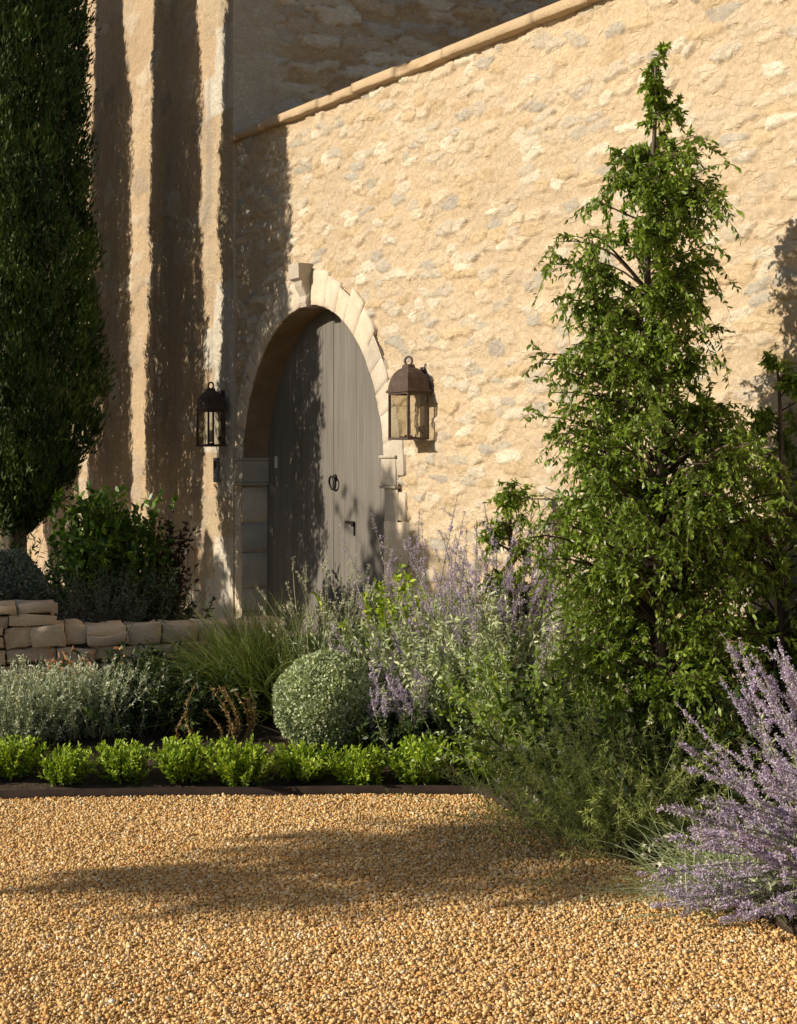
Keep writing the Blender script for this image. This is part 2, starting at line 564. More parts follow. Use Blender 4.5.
m, nt_, p_ = new_mat('ochre_pebbles')
a_ = node(nt_, 'ShaderNodeAttribute', attribute_name='tint')
nn = noise_fac(nt_, 220, 3, .6, obj_coord(nt_))
nt_.links.new(mix(nt_, a_.outputs['Color'], ramp(nt_, nn, [(.3, (.78, .76, .72)), (.7, (1.12, 1.12, 1.1))]), .8, 'MULTIPLY'), p_.inputs['Base Color'])
p_.inputs['Roughness'].default_value = .75
p_.inputs['Specular IOR Level'].default_value = .3
go = link('gravel', me, m)
tag(go, 'loose ochre and tan pebbles covering the drive', 'gravel', kind='stuff')

# ------------------------------------------------------------------ the courtyard wall frame (x along, y into the wall)
WX, WY = -.584, 10.35
DA, DB = .4686, .8834
WROT = math.atan2(-DB, DA)


def wallpt(t, n=0.0, z=0.0):
    return Vector((WX + DA * t - DB * n, WY - DB * t - DA * n, z))


def masonry(T, Z, cw, ch, seed, pres, relief, pal, pp, mortar, presz=None):
    """rubble heights and tints on a grid: cells of broken courses, some bare stone, some buried under the pointing"""
    wx = T / cw + (fbm(T * 5, Z * 5, seed + 1, 3) - .5) * .9
    wz = Z / ch + (fbm(T * 4 + 31, Z * 7, seed + 2, 3) - .5) * 1.1
    row = np.floor(wz)
    f1 = np.full(T.shape, 9.0); f2 = np.full(T.shape, 9.0); idn = np.zeros(T.shape, np.int64)
    for dz in (-1, 0, 1):
        r = (row + dz).astype(np.int64)
        off = ((r * 7919 + seed * 31) % 97) / 97.0
        base = np.floor(wx - off)
        for dx in (-1, 0, 1):
            c = (base + dx).astype(np.int64)
            hh = ((c * 73856093) ^ (r * 19349663) ^ (seed * 83492791)) & 0x7FFFFFFF
            j1 = ((hh * 1103515245 + 12345) & 0x7FFFFFFF) / 2147483648.0
            j2 = ((hh * 22695477 + 1) & 0x7FFFFFFF) / 2147483648.0
            d = np.hypot((c + .5 + (j1 - .5) * .8 + off - wx), (r + .5 + (j2 - .5) * .55 - wz) * 1.05)
            new = d < f1
            f2 = np.where(new, f1, np.minimum(f2, d))
            idn = np.where(new, hh, idn)
            f1 = np.where(new, d, f1)
    edge = f2 - f1
    u1 = ((idn * 1664525 + 1013904223) & 0xFFFFFF) / float(0xFFFFFF)
    u2 = ((idn * 69069 + 5) & 0xFFFFFF) / float(0xFFFFFF)
    u3 = ((idn * 40503 + 77) & 0xFFFFFF) / float(0xFFFFFF)
    nz = fbm(T * 16, Z * 22, seed + 3, 4)
    show = (u1 < pres).astype(float)
    msk = sstep(.085, .125, edge + (nz - .5) * .30) * show
    hgt = msk * relief * (.35 + .9 * u2) + (nz - .5) * relief * .9 + (fbm(T * 2.1, Z * 2.4, seed + 5, 3) - .5) * relief * 1.6
    hgt += (fbm(T * 30, Z * 46, seed + 8, 3) - .5) * relief * .75
    hgt += sstep(.60, .66, fbm(T * 9, Z * 17, seed + 12, 4)) * relief * .42
    cum = np.cumsum(pp)
    ci = np.searchsorted(cum, u3.clip(0, .9999))
    sc = np.asarray(pal)[ci] * (.9 + .22 * u2)[..., None]
    mo = np.asarray(mortar) * (.90 + .22 * fbm(T * 1.4, Z * 1.8, seed + 6, 3))[..., None]
    return hgt, mo * (1 - msk[..., None]) + sc * msk[..., None]


def wall_sheet(name, t, z, h, col, y0=0.0, hole=None, mat=None, parent=None, axis='front', t_at=0.0):
    """grid sheet; 'front' faces local -y, 'side' faces local +x at x = t_at with t running along +y"""
    T, Z = np.meshgrid(t, z, indexing='ij')
    if axis == 'front':
        V = np.stack([T, y0 - h, Z], -1)
    else:
        V = np.stack([t_at + h, T, Z], -1)
    a, b = T.shape
    I = np.arange(a * b).reshape(a, b)
    F = np.stack([I[:-1, :-1], I[1:, :-1], I[1:, 1:], I[:-1, 1:]], -1)
    if hole is not None:
        F = F[~hole[:-1, :-1]]
    F = F.reshape(-1, 4)
    return link(name, np_mesh(name, V.reshape(-1, 3), F, cols=col.reshape(-1, 3), smooth=True), mat, parent)


SPRING, RAD, SILL = 1.387, 1.10, .30
T0 = -1.235
COPE0, COPES = 3.73, -.036          # underside of the coping, falling gently to the right

wall = empty('courtyard_wall', (WX, WY, 0), WROT)
tag(wall, 'sunlit honey stone rubble wall with coping and an arched doorway', 'wall')
t_ = np.concatenate([np.arange(T0 - .06, 5.2, .0115), np.arange(5.2, 8.6, .05)]); s_z = np.linspace(0, 1, 430)
T, S = np.meshgrid(t_, s_z, indexing='ij')
Z = -.1 + S * (COPE0 + .03 + COPES * T + .1)
PAL = [(.545, .445, .325), (.42, .375, .31), (.60, .53, .42), (.51, .39, .25), (.49, .425, .335)]
h, c = masonry(T, Z, .165, .058, 4, .62, .0142, PAL, [.42, .12, .14, .18, .14], (.515, .405, .28))
hole = ((T / (RAD + .10)) ** 2 + ((Z - SPRING) / (RAD + .10)) ** 2 < 1) & (Z >= SPRING) | ((np.abs(T) < RAD + .10) & (Z < SPRING))
V = np.stack([T, -h, Z], -1)
a, b = T.shape
I = np.arange(a * b).reshape(a, b)
F = np.stack([I[:-1, :-1], I[1:, :-1], I[1:, 1:], I[:-1, 1:]], -1)[~hole[:-1, :-1]].reshape(-1, 4)
link('stone_face', np_mesh('stone_face', V.reshape(-1, 3), F, cols=c.reshape(-1, 3), smooth=True), M_WALL, wall)
# body of the wall behind its face (with the doorway left open)
bm = bmesh.new()
for t0, t1 in ((T0, -RAD - .12), (RAD + .12, 8.6)):
    n = max(1, int((t1 - t0) / .5))
    for i in range(n):
        x0 = t0 + (t1 - t0) * i / n; x1 = t0 + (t1 - t0) * (i + 1) / n
        zt = COPE0 + COPES * (x0 + x1) / 2
        box(bm, ((x0 + x1) / 2, .285, zt / 2 - .05), (x1 - x0, .53, zt + .1))
box(bm, (0, .285, (SPRING + RAD + .12 + COPE0) / 2), (2 * RAD + .24, .53, COPE0 - SPRING - RAD - .12))
bm_obj('wall_core', bm, M_COPE, wall)
# coping slabs
g = Geo()
rc = np.random.default_rng(8)
x0 = T0 - .02
while x0 < 8.6:
    L_ = rc.uniform(.45, .95); n = max(6, int(L_ / .045))
    tt = np.linspace(x0 + .003, x0 + L_ - .003, n)
    ov = rc.uniform(-.012, .012); dz = rc.uniform(-.007, .007)
    prof = [(-.048, .004), (-.058, .010), (-.058, .052), (-.052, .060), (.25, .112), (.58, .085), (.58, .0), (.0, .0)]
    ring = []
    for j, (yy, zz) in enumerate(prof):
        wob = (fbm(tt * 11, np.full(n, j * 3.3), 21, 3) - .5) * (.030 if j < 4 else .01)
        ring.append(np.stack([tt, yy + ov + wob, COPE0 + COPES * tt + zz * (1.0) + dz + wob * .6 * (1 if 0 < j < 5 else 0)], -1))
    Vr = np.stack(ring, 1)
    kk = len(prof)
    id_ = np.arange(n * kk).reshape(n, kk)
    a_ = id_[:-1]; b_ = np.roll(a_, -1, 1); d_ = id_[1:]; c2 = np.roll(d_, -1, 1)
    g.add(Vr.reshape(-1, 3), [np.stack([a_, b_, c2, d_], -1).reshape(-1, 4), id_[[0, -1]]], rc.uniform(.3, .9))
    x0 += L_
link('coping', g.mesh('coping'), M_COPE, wall)


def wedge_block(g, pts2d, y_front, y_back, rnd, rng, cham=.004, rough=.005):
    """stone with an outline in the wall plane (t, z); chamfered front edge, rough front face"""
    pts = np.asarray(pts2d, float)
    cen = pts.mean(0)
    dense = []
    for i in range(len(pts)):
        a, b = pts[i], pts[(i + 1) % len(pts)]
        n = max(2, int(np.linalg.norm(b - a) / .05))
        for s in range(n):
            dense.append(a + (b - a) * s / n)
    o = np.array(dense)
    n = len(o)
    out = o + rng.normal(size=o.shape) * .0022
    inn = cen + (o - cen) * (1 - cham / max(.02, np.linalg.norm(o - cen, axis=1).mean())) + rng.normal(size=o.shape) * .002
    mid = cen + (o - cen) * .5
    V = np.concatenate([
        np.stack([out[:, 0], np.full(n, y_back), out[:, 1]], 1),
        np.stack([out[:, 0], np.full(n, y_front + cham), out[:, 1]], 1),
        np.stack([inn[:, 0], y_front + rng.normal(size=n) * rough * .3, inn[:, 1]], 1),
        np.stack([mid[:, 0], y_front - abs(rng.normal()) * rough * .6 + rng.normal(size=n) * rough * .4, mid[:, 1]], 1),
        [[cen[0], y_front - rough * .5, cen[1]]]])
    i0 = np.arange(n); i1 = np.roll(i0, -1)
    q = [np.stack([i0 + k * n, i1 + k * n, i1 + (k + 1) * n, i0 + (k + 1) * n], 1) for k in range(3)]
    tri = np.stack([i0 + 3 * n, i1 + 3 * n, np.full(n, 4 * n)], 1)
    g.add(V, [np.concatenate(q), tri], rnd)


rv = np.random.default_rng(5)
DEP = .20
g = Geo()
NV = 21
ang = np.linspace(0, math.pi, NV + 1) + np.concatenate([[0], rv.uniform(-.034, .034, NV - 1), [0]])
for i in range(NV):
    a0, a1 = ang[i] + .0012, ang[i + 1] - .0012
    ro = RAD + rv.choice([.17, .19, .22, .25]) + rv.uniform(-.02, .02)
    ri = RAD + .002
    if i == NV // 2: continue
    arc = [(ri * math.cos(a), SPRING + ri * math.sin(a)) for a in np.linspace(a0, a1, 4)]
    tmax = -T0 - .006
    oc = [(max(-tmax, ro * math.cos(a)), SPRING + ro * math.sin(a)) for a in np.linspace(a1, a0, 3)]
    wedge_block(g, arc + oc, -.0195 - rv.uniform(0, .002), DEP, rv.random(), rv)
for sgn in (-1, 1):                                     # jamb stones under the springing
    zz = SPRING - .09
    k = 0
    while zz > -.05:
        hh = rv.uniform(.15, .27)
        wd = (.20 if k % 2 else .13) + rv.uniform(-.02, .02)
        if sgn > 0: wd += .10
        z1 = zz - hh
        t1 = RAD + wd
        if sgn < 0: t1 = min(t1, -T0 - .006)
        pts = [(sgn * RAD, z1 + .003), (sgn * t1, z1 + .003), (sgn * t1, zz - .003), (sgn * RAD, zz - .003)]
        wedge_block(g, pts, -.014 - rv.uniform(0, .008), DEP, rv.random(), rv)
        zz = z1; k += 1
th = np.linspace(0, math.pi, 60)                        # lime mortar between the voussoirs and jamb stones
ri, ro = RAD + .004, RAD + .175
pi_ = np.concatenate([[(ri, -.05)], np.stack([ri * np.cos(th), SPRING + ri * np.sin(th)], 1), [(-ri, -.05)]])
po_ = np.concatenate([[(-T0 - .008, -.05)], np.stack([np.clip(ro * np.cos(th), T0 + .008, None), SPRING + ro * np.sin(th)], 1), [(T0 + .008, -.05)]])
k = len(pi_)
gm = Geo()
Vm = np.concatenate([np.c_[pi_[:, 0], np.full(k, -.0180), pi_[:, 1]], np.c_[po_[:, 0], np.full(k, -.0180), po_[:, 1]], np.c_[pi_[:, 0], np.full(k, DEP), pi_[:, 1]]])
i0 = np.arange(k - 1)
gm.add(Vm, np.concatenate([np.stack([i0, i0 + 1, i0 + 1 + k, i0 + k], 1), np.stack([i0, i0 + 1, i0 + 1 + 2 * k, i0 + 2 * k], 1)]), .4)
link('arch_mortar', gm.mesh('arch_mortar'), M_LIME, wall)
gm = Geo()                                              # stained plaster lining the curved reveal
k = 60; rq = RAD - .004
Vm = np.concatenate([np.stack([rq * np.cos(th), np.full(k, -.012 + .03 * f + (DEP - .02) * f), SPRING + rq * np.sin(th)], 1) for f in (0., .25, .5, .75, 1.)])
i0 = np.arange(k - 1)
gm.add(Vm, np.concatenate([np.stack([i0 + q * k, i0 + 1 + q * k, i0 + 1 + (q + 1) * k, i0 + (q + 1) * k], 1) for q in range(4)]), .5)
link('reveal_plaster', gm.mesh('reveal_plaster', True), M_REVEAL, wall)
link('arch_surround', g.mesh('arch_surround'), M_LIME, wall)
for sgn in (-1, 1):                                     # impost blocks
    bm = bmesh.new()
    xa, xb = RAD - .025, (RAD + .165 if sgn > 0 else -T0 - .01)
    box(bm, (sgn * (xa + xb) / 2, .080, SPRING + .022), (xb - xa, .222, .16), bev=.012, seg=2)
    box(bm, (sgn * (xa + xb) / 2, .078, SPRING + .1105), (xb - xa + .012, .238, .017), bev=.004)
    box(bm, (sgn * (xa + xb) / 2, .078, SPRING - .0665), (xb - xa + .010, .234, .017), bev=.004)
    bm_obj('impost', bm, M_LIME, wall)
# carved console on the crown of the arch
bm = bmesh.new()
prof = [(-.045, 0), (-.058, .03), (-.052, .07), (-.068, .10), (-.085, .135), (-.088, .165), (-.115, .18), (-.12, .275), (.05, .275), (.05, 0)]
wds = [.07, .085, .08, .075, .085, .10, .125, .125, .125, .09]
rows = []
for (yy, zz), wd in zip(prof, wds):
    rows.append((bm.verts.new((-wd / 1.6 + .02, yy, SPRING + RAD - .01 + zz)), bm.verts.new((wd / 1.6 + .02, yy, SPRING + RAD - .01 + zz))))
for i in range(len(rows)):
    a, b = rows[i], rows[(i + 1) % len(rows)]
    bm.faces.new((a[0], a[1], b[1], b[0]))
bm.faces.new([r[0] for r in rows]); bm.faces.new([r[1] for r in rows][::-1])
bm_obj('keystone_console', bm, M_LIME, wall)

# the door: two round-headed leaves of vertical boards
for sgn in (-1, 1):
    g = Geo()
    rd = np.random.default_rng(40 + sgn)
    rr = RAD + .06
    edges = np.linspace(.0016, rr, 8)
    for i in range(7):
        x0, x1 = edges[i] + .0004, edges[i + 1] - .0004
        def top(x): return SPRING + math.sqrt(max(0.0, rr * rr - x * x))
        n = 9
        xs = np.linspace(x0, x1, n)
        zt = np.array([top(v) for v in xs])
        yo = DEP - .022 + rd.uniform(-.001, .001)
        cy = np.where((np.arange(n) == 0) | (np.arange(n) == n - 1), .0012, 0)
        zrows = [SILL + .012, .75, 1.15, 1.42, 1.7]
        rowsV = []
        for f in np.linspace(0, 1, 7):
            zz = SILL + .012 + (zt - SILL - .012) * f
            rowsV.append(np.stack([sgn * xs, yo + cy, zz], 1))
        Vb = np.stack(rowsV, 0)
        id_ = np.arange(7 * n).reshape(7, n)
        Fb = np.stack([id_[:-1, :-1], id_[:-1, 1:], id_[1:, 1:], id_[1:, :-1]], -1).reshape(-1, 4)
        g.add(Vb.reshape(-1, 3), Fb, rd.random())
    # dark back sheet that closes the board joints
    th = np.linspace(0, math.pi / 2, 14)
    pts = [(0.0, SILL)] + [(rr, SILL)] + [(rr * math.cos(a), SPRING + rr * math.sin(a)) for a in th]
    Vk = np.array([(sgn * a_, DEP - .004, b_) for a_, b_ in pts] + [(sgn * a_, DEP + .035, b_) for a_, b_ in pts])
    k = len(pts)
    g.add(Vk, [np.arange(k)[None], np.arange(k)[None] + k], .0)
    leaf = link('door', g.mesh('door'), M_DOOR, wall)
    if sgn > 0:
        bm = bmesh.new()                                 # iron latch with its drop bolt
        box(bm, (.26, DEP - .032, 1.085), (.12, .012, .016), bev=.003)
        box(bm, (.31, DEP - .034, 1.075), (.026, .020, .034), bev=.004)
        box(bm, (.318, DEP - .029, 1.03), (.010, .010, .06), bev=.003)
        bm_obj('latch', bm, M_BLACK, leaf)
        bm = bmesh.new()                                 # ring handle on a rose
        bmesh.ops.create_cone(bm, cap_ends=True, segments=20, radius1=.027, radius2=.022, depth=.012,
                              matrix=Matrix.Translation((.03, DEP - .030, 1.366)) @ Matrix.Rotation(R_(90), 4, 'X'))
        bm_obj('handle_rose', bm, M_BLACK, leaf, True)
        g2 = Geo()
        thh = np.linspace(0, 2 * np.pi, 25)
        ringp = np.stack([.03 + .044 * np.sin(thh), DEP - .045 - .006 * np.cos(thh), 1.335 + .042 * np.cos(thh)], 1)
        tubes(g2, ringp[None], np.full((1, 25), .0075), 8)
        link('handle', g2.mesh('handle', True), M_BLACK, leaf)
    else:
        bm = bmesh.new()
        box(bm, (-.93, DEP - .026, 1.475), (.045, .008, .085), bev=.004)
        box(bm, (-.93, DEP - .031, 1.460), (.016, .008, .02), bev=.002)
        bm_obj('keyhole_plate', bm, M_PLATE, leaf)
bm = bmesh.new()
box(bm, (0, .09, SILL - .035), (2.14, .30, .09), bev=.01)
bm_obj('door_sill', bm, M_LIME, wall)

# ------------------------------------------------------------------ the house the wall runs into
house = empty('old_house', (WX, WY, 0), WROT)
tag(house, 'tall old rendered house with shaded rubble side above the coping', 'house')
HH = 8.6
HF = -.03                                               # its face stands a little proud of the courtyard wall
t_ = np.concatenate([np.arange(-12, -6.6, .06), np.arange(-6.6, T0 + .001, .020)]); t_[-1] = T0
z_ = np.concatenate([np.arange(-.1, 6.0, .020), np.linspace(6.0, HH, 40)])
T, Z = np.meshgrid(t_, z_, indexing='ij')
h, c = masonry(T, Z, .30, .17, 14, .30, .012, [(.48, .375, .265), (.54, .45, .34), (.40, .32, .235)], [.5, .25, .25], (.48, .36, .24))
h += (fbm(T * 9, Z * 3.2, 77, 4) - .5) * .022
# pale dressed corner stones, long and short
rowi = np.floor(Z / .31).astype(np.int64)
ql = .30 + .22 * (rowi % 2) + .06 * vnoise(rowi * 1.7, rowi * .3, 3)
qm = sstep(.02, -.02, (T0 - T) - ql + (fbm(T * 9, Z * 9, 6, 3) - .5) * .10)
qt = np.where(vnoise(rowi * 3.7 + .5, rowi * 1.1 + .5, 8)[..., None] > .5, np.array((.56, .51, .43)), np.array((.47, .37, .25)))
c = c * (1 - qm[..., None]) + qt * qm[..., None]
h = h + qm * .006
# old grey weather streaks running down the render
stk = sstep(.56, .74, fbm(T * 6.5, Z * .55, 91, 4))[..., None]
c = c * (1 - .5 * stk) + np.array((.27, .25, .225)) * .5 * stk
h *= np.clip((T0 - T) / .05, 0, 1)
win = (T > -5.62) & (T < -5.20) & (Z > 1.50) & (Z < 1.98)
wall_sheet('rendered_front', t_, z_, h, c, HF, win, M_HOUSE, house)
t2 = np.concatenate([np.arange(HF, 7.6, .026), np.arange(7.6, 10, .15)]); z2 = np.concatenate([np.arange(-.1, 2.9, .25), np.arange(2.9, HH, .022)])
T2, Z2 = np.meshgrid(t2, z2, indexing='ij')
PAL2 = [(.62, .50, .36), (.52, .45, .36), (.70, .60, .46), (.56, .41, .25), (.56, .50, .42)]
h, c = masonry(T2, Z2, .36, .095, 24, .88, .026, PAL2, [.34, .2, .2, .16, .1], (.50, .36, .22))
pm = sstep(.55, .22, T2 + (fbm(T2 * 3, Z2 * 3, 61, 3) - .5) * .7)
c = c * (1 - pm[..., None]) + np.array((.60, .52, .40)) * pm[..., None]
h *= (1 - .6 * pm) * np.clip((T2 - HF) / .06, 0, 1)
wall_sheet('rubble_side', t2, z2, h, c, 0, None, M_RETURN, house, 'side', T0)
bm = bmesh.new()
box(bm, ((T0 - 12) / 2 - .006, 5.05, HH / 2 - .05), (12 + T0 - .02, 9.7, HH + .05))
for v in bm.verts:
    v.co.y = min(max(v.co.y, .03), 9.95)
bm_obj('wall_core', bm, M_COPE, house)
bm = bmesh.new()
y0, y1, xm = -.35, 10.3, (T0 - 12) / 2
vs = [bm.verts.new(p) for p in ((T0 + .3, y0, HH + .003), (T0 + .3, y1, HH + .003), (-12.3, y1, HH + .003), (-12.3, y0, HH + .003),
                                (T0 + .3, 5, HH + 1.9), (-12.3, 5, HH + 1.9))]
for f in ((0, 4, 5, 3), (1, 2, 5, 4), (0, 1, 4), (2, 3, 5), (0, 3, 2, 1)):
    bm.faces.new([vs[i] for i in f])
bm_obj('roof', bm, M_ROOF, house)
# small stone-framed window
wf = None
bm = bmesh.new()
for (cx, cz, sx, sz) in ((-5.41, 2.03, .62, .11), (-5.41, 1.45, .62, .11), (-5.665, 1.74, .11, .466), (-5.155, 1.74, .11, .466)):
    box(bm, (cx, HF + .02, cz), (sx, .13, sz), bev=.012)
wf = bm_obj('window', bm, M_LIME, house)
bm = bmesh.new()
box(bm, (-5.41, .10, 1.74), (.40, .012, .466))
bm_obj('pane', bm, M_DARKGLASS, wf)
bm = bmesh.new()
for k in range(3):
    box(bm, (-5.41 + (k - 1) * .11, .06, 1.74), (.014, .014, .466))
bm_obj('bar', bm, M_BLACK, wf)

# paved landing before the door
bm = bmesh.new()
box(bm, (-.35, -.86, SILL - .015), (2.5, 1.66, .04), bev=.01)
o = bm_obj('terrace', bm, M_TERR)
o.location = (WX, WY, 0); o.rotation_euler = (0, 0, WROT)
tag(o, kind='structure')


# ------------------------------------------------------------------ lanterns
def lantern(t, off, label):
    root = empty('wall_lantern', wallpt(t, off, 1.59), WROT)
    tag(root, label, 'lantern', 'wall lanterns beside the door')
    Wd, Dp, Hh = .235, .135, .265
    yb = -.030                                           # back of the cage
    yc = yb - Dp / 2
    bm = bmesh.new()
    box(bm, (0, -.006, .21), (.055, .012, .40), bev=.003)
    box(bm, (0, -.022, .30), (.05, .022, .05), bev=.003)
    box(bm, (0, -.022, .06), (.05, .022, .03), bev=.003)
    bm_obj('backplate', bm, M_IRON, root)
    bm = bmesh.new()
    for sx in (-1, 1):
        for sy in (-1, 1):
            box(bm, (sx * (Wd / 2 - .006), yc + sy * (Dp / 2 - .006), Hh / 2), (.012, .012, Hh - .024))
    for zz in (.006, Hh - .006):
        for sy in (-1, 1):
            box(bm, (0, yc + sy * (Dp / 2 - .006), zz), (Wd, .012, .012))
        for sx in (-1, 1):
            box(bm, (sx * (Wd / 2 - .006), yc, zz), (.012, Dp - .024, .012))
    box(bm, (0, yc, .003), (Wd - .026, Dp - .026, .006))
    bm_obj('frame', bm, M_IRON, root)
    for sx, sy, sw, sdp in ((0, -1, Wd - .024, 0), (-1, 0, 0, Dp - .024), (1, 0, 0, Dp - .024)):
        bm = bmesh.new()
        box(bm, (sx * (Wd / 2 - .006), yc + sy * (Dp / 2 - .006), Hh / 2), (sw or .003, sdp or .003, Hh - .025))
        bm_obj('glass_pane', bm, M_GLASS, root)
    bm = bmesh.new()                                     # bell-shaped four sided roof
    prof = [(1.12, .0), (1.12, .010), (1.02, .018), (.98, .045), (.88, .080), (.72, .108), (.50, .130), (.33, .138), (.30, .152), (.24, .157)]
    rings = []
    for s, zz in prof:
        x = Wd / 2 * s; y = Dp / 2 * max(s, .30 if s < .5 else s)
        rings.append([bm.verts.new((sx * x, yc + sy * y, Hh + zz)) for sx, sy in ((-1, -1), (1, -1), (1, 1), (-1, 1))])
    for a, b in zip(rings, rings[1:]):
        for i in range(4):
            bm.faces.new((a[i], a[(i + 1) % 4], b[(i + 1) % 4], b[i]))
    bm.faces.new(rings[-1]); bm.faces.new(rings[0][::-1])
    bm_obj('roof', bm, M_IRON, root)
    g = Geo()
    th = np.linspace(0, 2 * np.pi, 21)
    tubes(g, np.stack([.020 * np.sin(th) + .0 * th, yc + .012 * np.sin(th), Hh + .176 + .024 * np.cos(th)], 1)[None], np.full((1, 21), .0065), 6)
    link('finial_ring', g.mesh('finial_ring', True), M_IRON, root)
    bm = bmesh.new()
    bmesh.ops.create_cone(bm, cap_ends=True, segments=14, radius1=.014, radius2=.013, depth=.085, matrix=Matrix.Translation((0, yc, .075)))
    c_ = bm_obj('candle_tube', bm, M_CANDLE, root)
    bm = bmesh.new()
    bmesh.ops.create_uvsphere(bm, u_segments=12, v_segments=8, radius=.017, matrix=Matrix.Translation((0, yc, .142)) @ Matrix.Diagonal((.8, .8, 1.7, 1)))
    bm_obj('bulb', bm, M_GLASS, root, True)
    bm = bmesh.new()
    bmesh.ops.create_cone(bm, cap_ends=True, segments=12, radius1=.022, radius2=.022, depth=.012, matrix=Matrix.Translation((0, yc, .020)))
    box(bm, (0, yc, .014), (.012, Dp - .03, .008))
    bm_obj('socket', bm, M_BLACK, root)


lantern(1.565, .008, 'brown iron wall lantern in full sun right of the arched door')
lantern(-1.40, -HF + .008, 'dark iron wall lantern in shade left of the arched door')

# doorbell
root = empty('doorbell', wallpt(-1.50, -HF + .006, 1.33), WROT)
tag(root, 'small grey intercom box fixed to the wall under the shaded lantern', 'doorbell')
bm = bmesh.new(); box(bm, (0, -.014, .09), (.085, .028, .18), bev=.006, seg=2); bm_obj('casing', bm, M_BELL, root)
bm = bmesh.new(); box(bm, (0, -.030, .128), (.055, .004, .06), bev=.002); bm_obj('grille', bm, M_BLACK, root)
bm = bmesh.new(); box(bm, (0, -.031, .05), (.03, .006, .03), bev=.004); bm_obj('button', bm, M_PLATE, root)

# ------------------------------------------------------------------ low dry stone wall
rw = random.Random(4)
dw = empty('dry_stone_wall', (-2.3, 8.30, 0), math.atan2(.45, 1.4))
tag(dw, 'low dry stone retaining wall of rough tan blocks, higher at its left end', 'wall')
g = Geo(); cap = Geo()


def rough_block(G, c, s, rnd, seed):
    bm = bmesh.new()
    box(bm, (0, 0, 0), s, bev=min(s) * .06, seg=1)
    bmesh.ops.subdivide_edges(bm, edges=[e for e in bm.edges if e.calc_length() > .05], cuts=2, use_grid_fill=True)
    off = Vector((seed * 3.7, seed * 1.3, seed * .7))
    for v in bm.verts:
        n = mnoise.noise_vector(v.co * 7 + off) * .020 + mnoise.noise_vector(v.co * 24 + off) * .012
        v.co += n
    bm.verts.ensure_lookup_table()
    bmesh.ops.triangulate(bm, faces=bm.faces)
    bm.verts.index_update()
    V = np.array([v.co for v in bm.verts]) + np.array(c)
    F = np.array([[l.vert.index for l in f.loops] for f in bm.faces])
    G.add(V, F, rnd)
    bm.free()


def courses(x0, x1, zb, hs, G, dep=.26):
    z = zb
    for hh in hs:
        x = x0 - rw.uniform(0, .08)
        while x < x1 - .04:
            L_ = min(rw.choice([.09, .12, .15, .2, .27]) * rw.uniform(.9, 1.15), x1 - x)
            if x1 - x - L_ < .07: L_ = x1 - x
            hj = hh * rw.uniform(.90, 1.0)
            if hh > .08 and rw.random() < .28:
                k1 = rw.uniform(.38, .62)
                for zz_, h_ in ((z, hj * k1), (z + hj * k1, hj * (1 - k1))):
                    rough_block(G, (x + L_ / 2, rw.uniform(-.016, .016), zz_ + h_ / 2), (L_ - .006, dep, h_ - .005), rw.random(), rw.random() * 50)
            else:
                rough_block(G, (x + L_ / 2, rw.uniform(-.02, .02), z + hj / 2), (L_ - .006, dep, hj - .005), rw.random(), rw.random() * 50)
            x += L_
        z += hh


courses(-2.6, 1.72, .125, [.10, .085, .10, .085, .11], g)
courses(-2.6, .50, .605, [.065, .055], g)
link('stones', g.mesh('stones', False), M_DRY, dw)
bm = bmesh.new()
box(bm, (-.5, .02, .33), (4.2, .20, .50)); box(bm, (-1.06, .02, .62), (3.05, .19, .15))
bm_obj('rubble_core', bm, M_JOINT, dw)

# ------------------------------------------------------------------ edging between gravel and bed
ep = [(x, float(edge_y(x))) for x in np.concatenate([np.linspace(-6, .3, 40), np.linspace(.34, 1.5, 40)])]
g = Geo()
n = len(ep)
E = np.array(ep); tn = unit(np.gradient(E, axis=0)); nr = np.stack([-tn[:, 1], tn[:, 0]], 1)
wob = (fbm(E[:, 0] * 2, E[:, 1] * 2, 4, 2) - .5) * .012
ring = np.stack([np.c_[E, np.full(n, -.02)], np.c_[E, .047 + wob], np.c_[E + nr * .016, .047 + wob], np.c_[E + nr * .016, np.full(n, -.02)]], 1)
id_ = np.arange(n * 4).reshape(n, 4)
a_ = id_[:-1]; b_ = np.roll(a_, -1, 1); d_ = id_[1:]; c2 = np.roll(d_, -1, 1)
g.add(ring.reshape(-1, 3), np.stack([a_, b_, c2, d_], -1).reshape(-1, 4), .5)
o = link('garden_edging', g.mesh('garden_edging'), M_EDGE)
tag(o, 'thin rusty brown edging strip between the gravel and the planted bed', 'edging')


# ------------------------------------------------------------------ plants
def sphere_dirs(rng, n):
    return unit(rng.normal(size=(n, 3)))


def plant(name, label, cat, loc, parts, group=None, rz=0.0, sc=1.0):
    """parts: (part name, Geo or mesh, material)"""
    r = empty(name, loc, rz)
    r.scale = (sc, sc, sc)
    tag(r, label, cat, group, 'thing')
    for pn, me, mt in parts:
        if isinstance(me, Geo): me = me.mesh(pn)
        link(pn, me, mt, r)
    return r


def dup(root, loc, rz, label, sc=1.0):
    r = root.copy(); COL.objects.link(r)
    r.location = loc; r.rotation_euler = (0, 0, rz); r.scale = (sc, sc, sc) if isinstance(sc, (int, float)) else sc
    r['label'] = label
    for ch in list(root.children):
        c = ch.copy(); COL.objects.link(c); c.parent = r
    return r


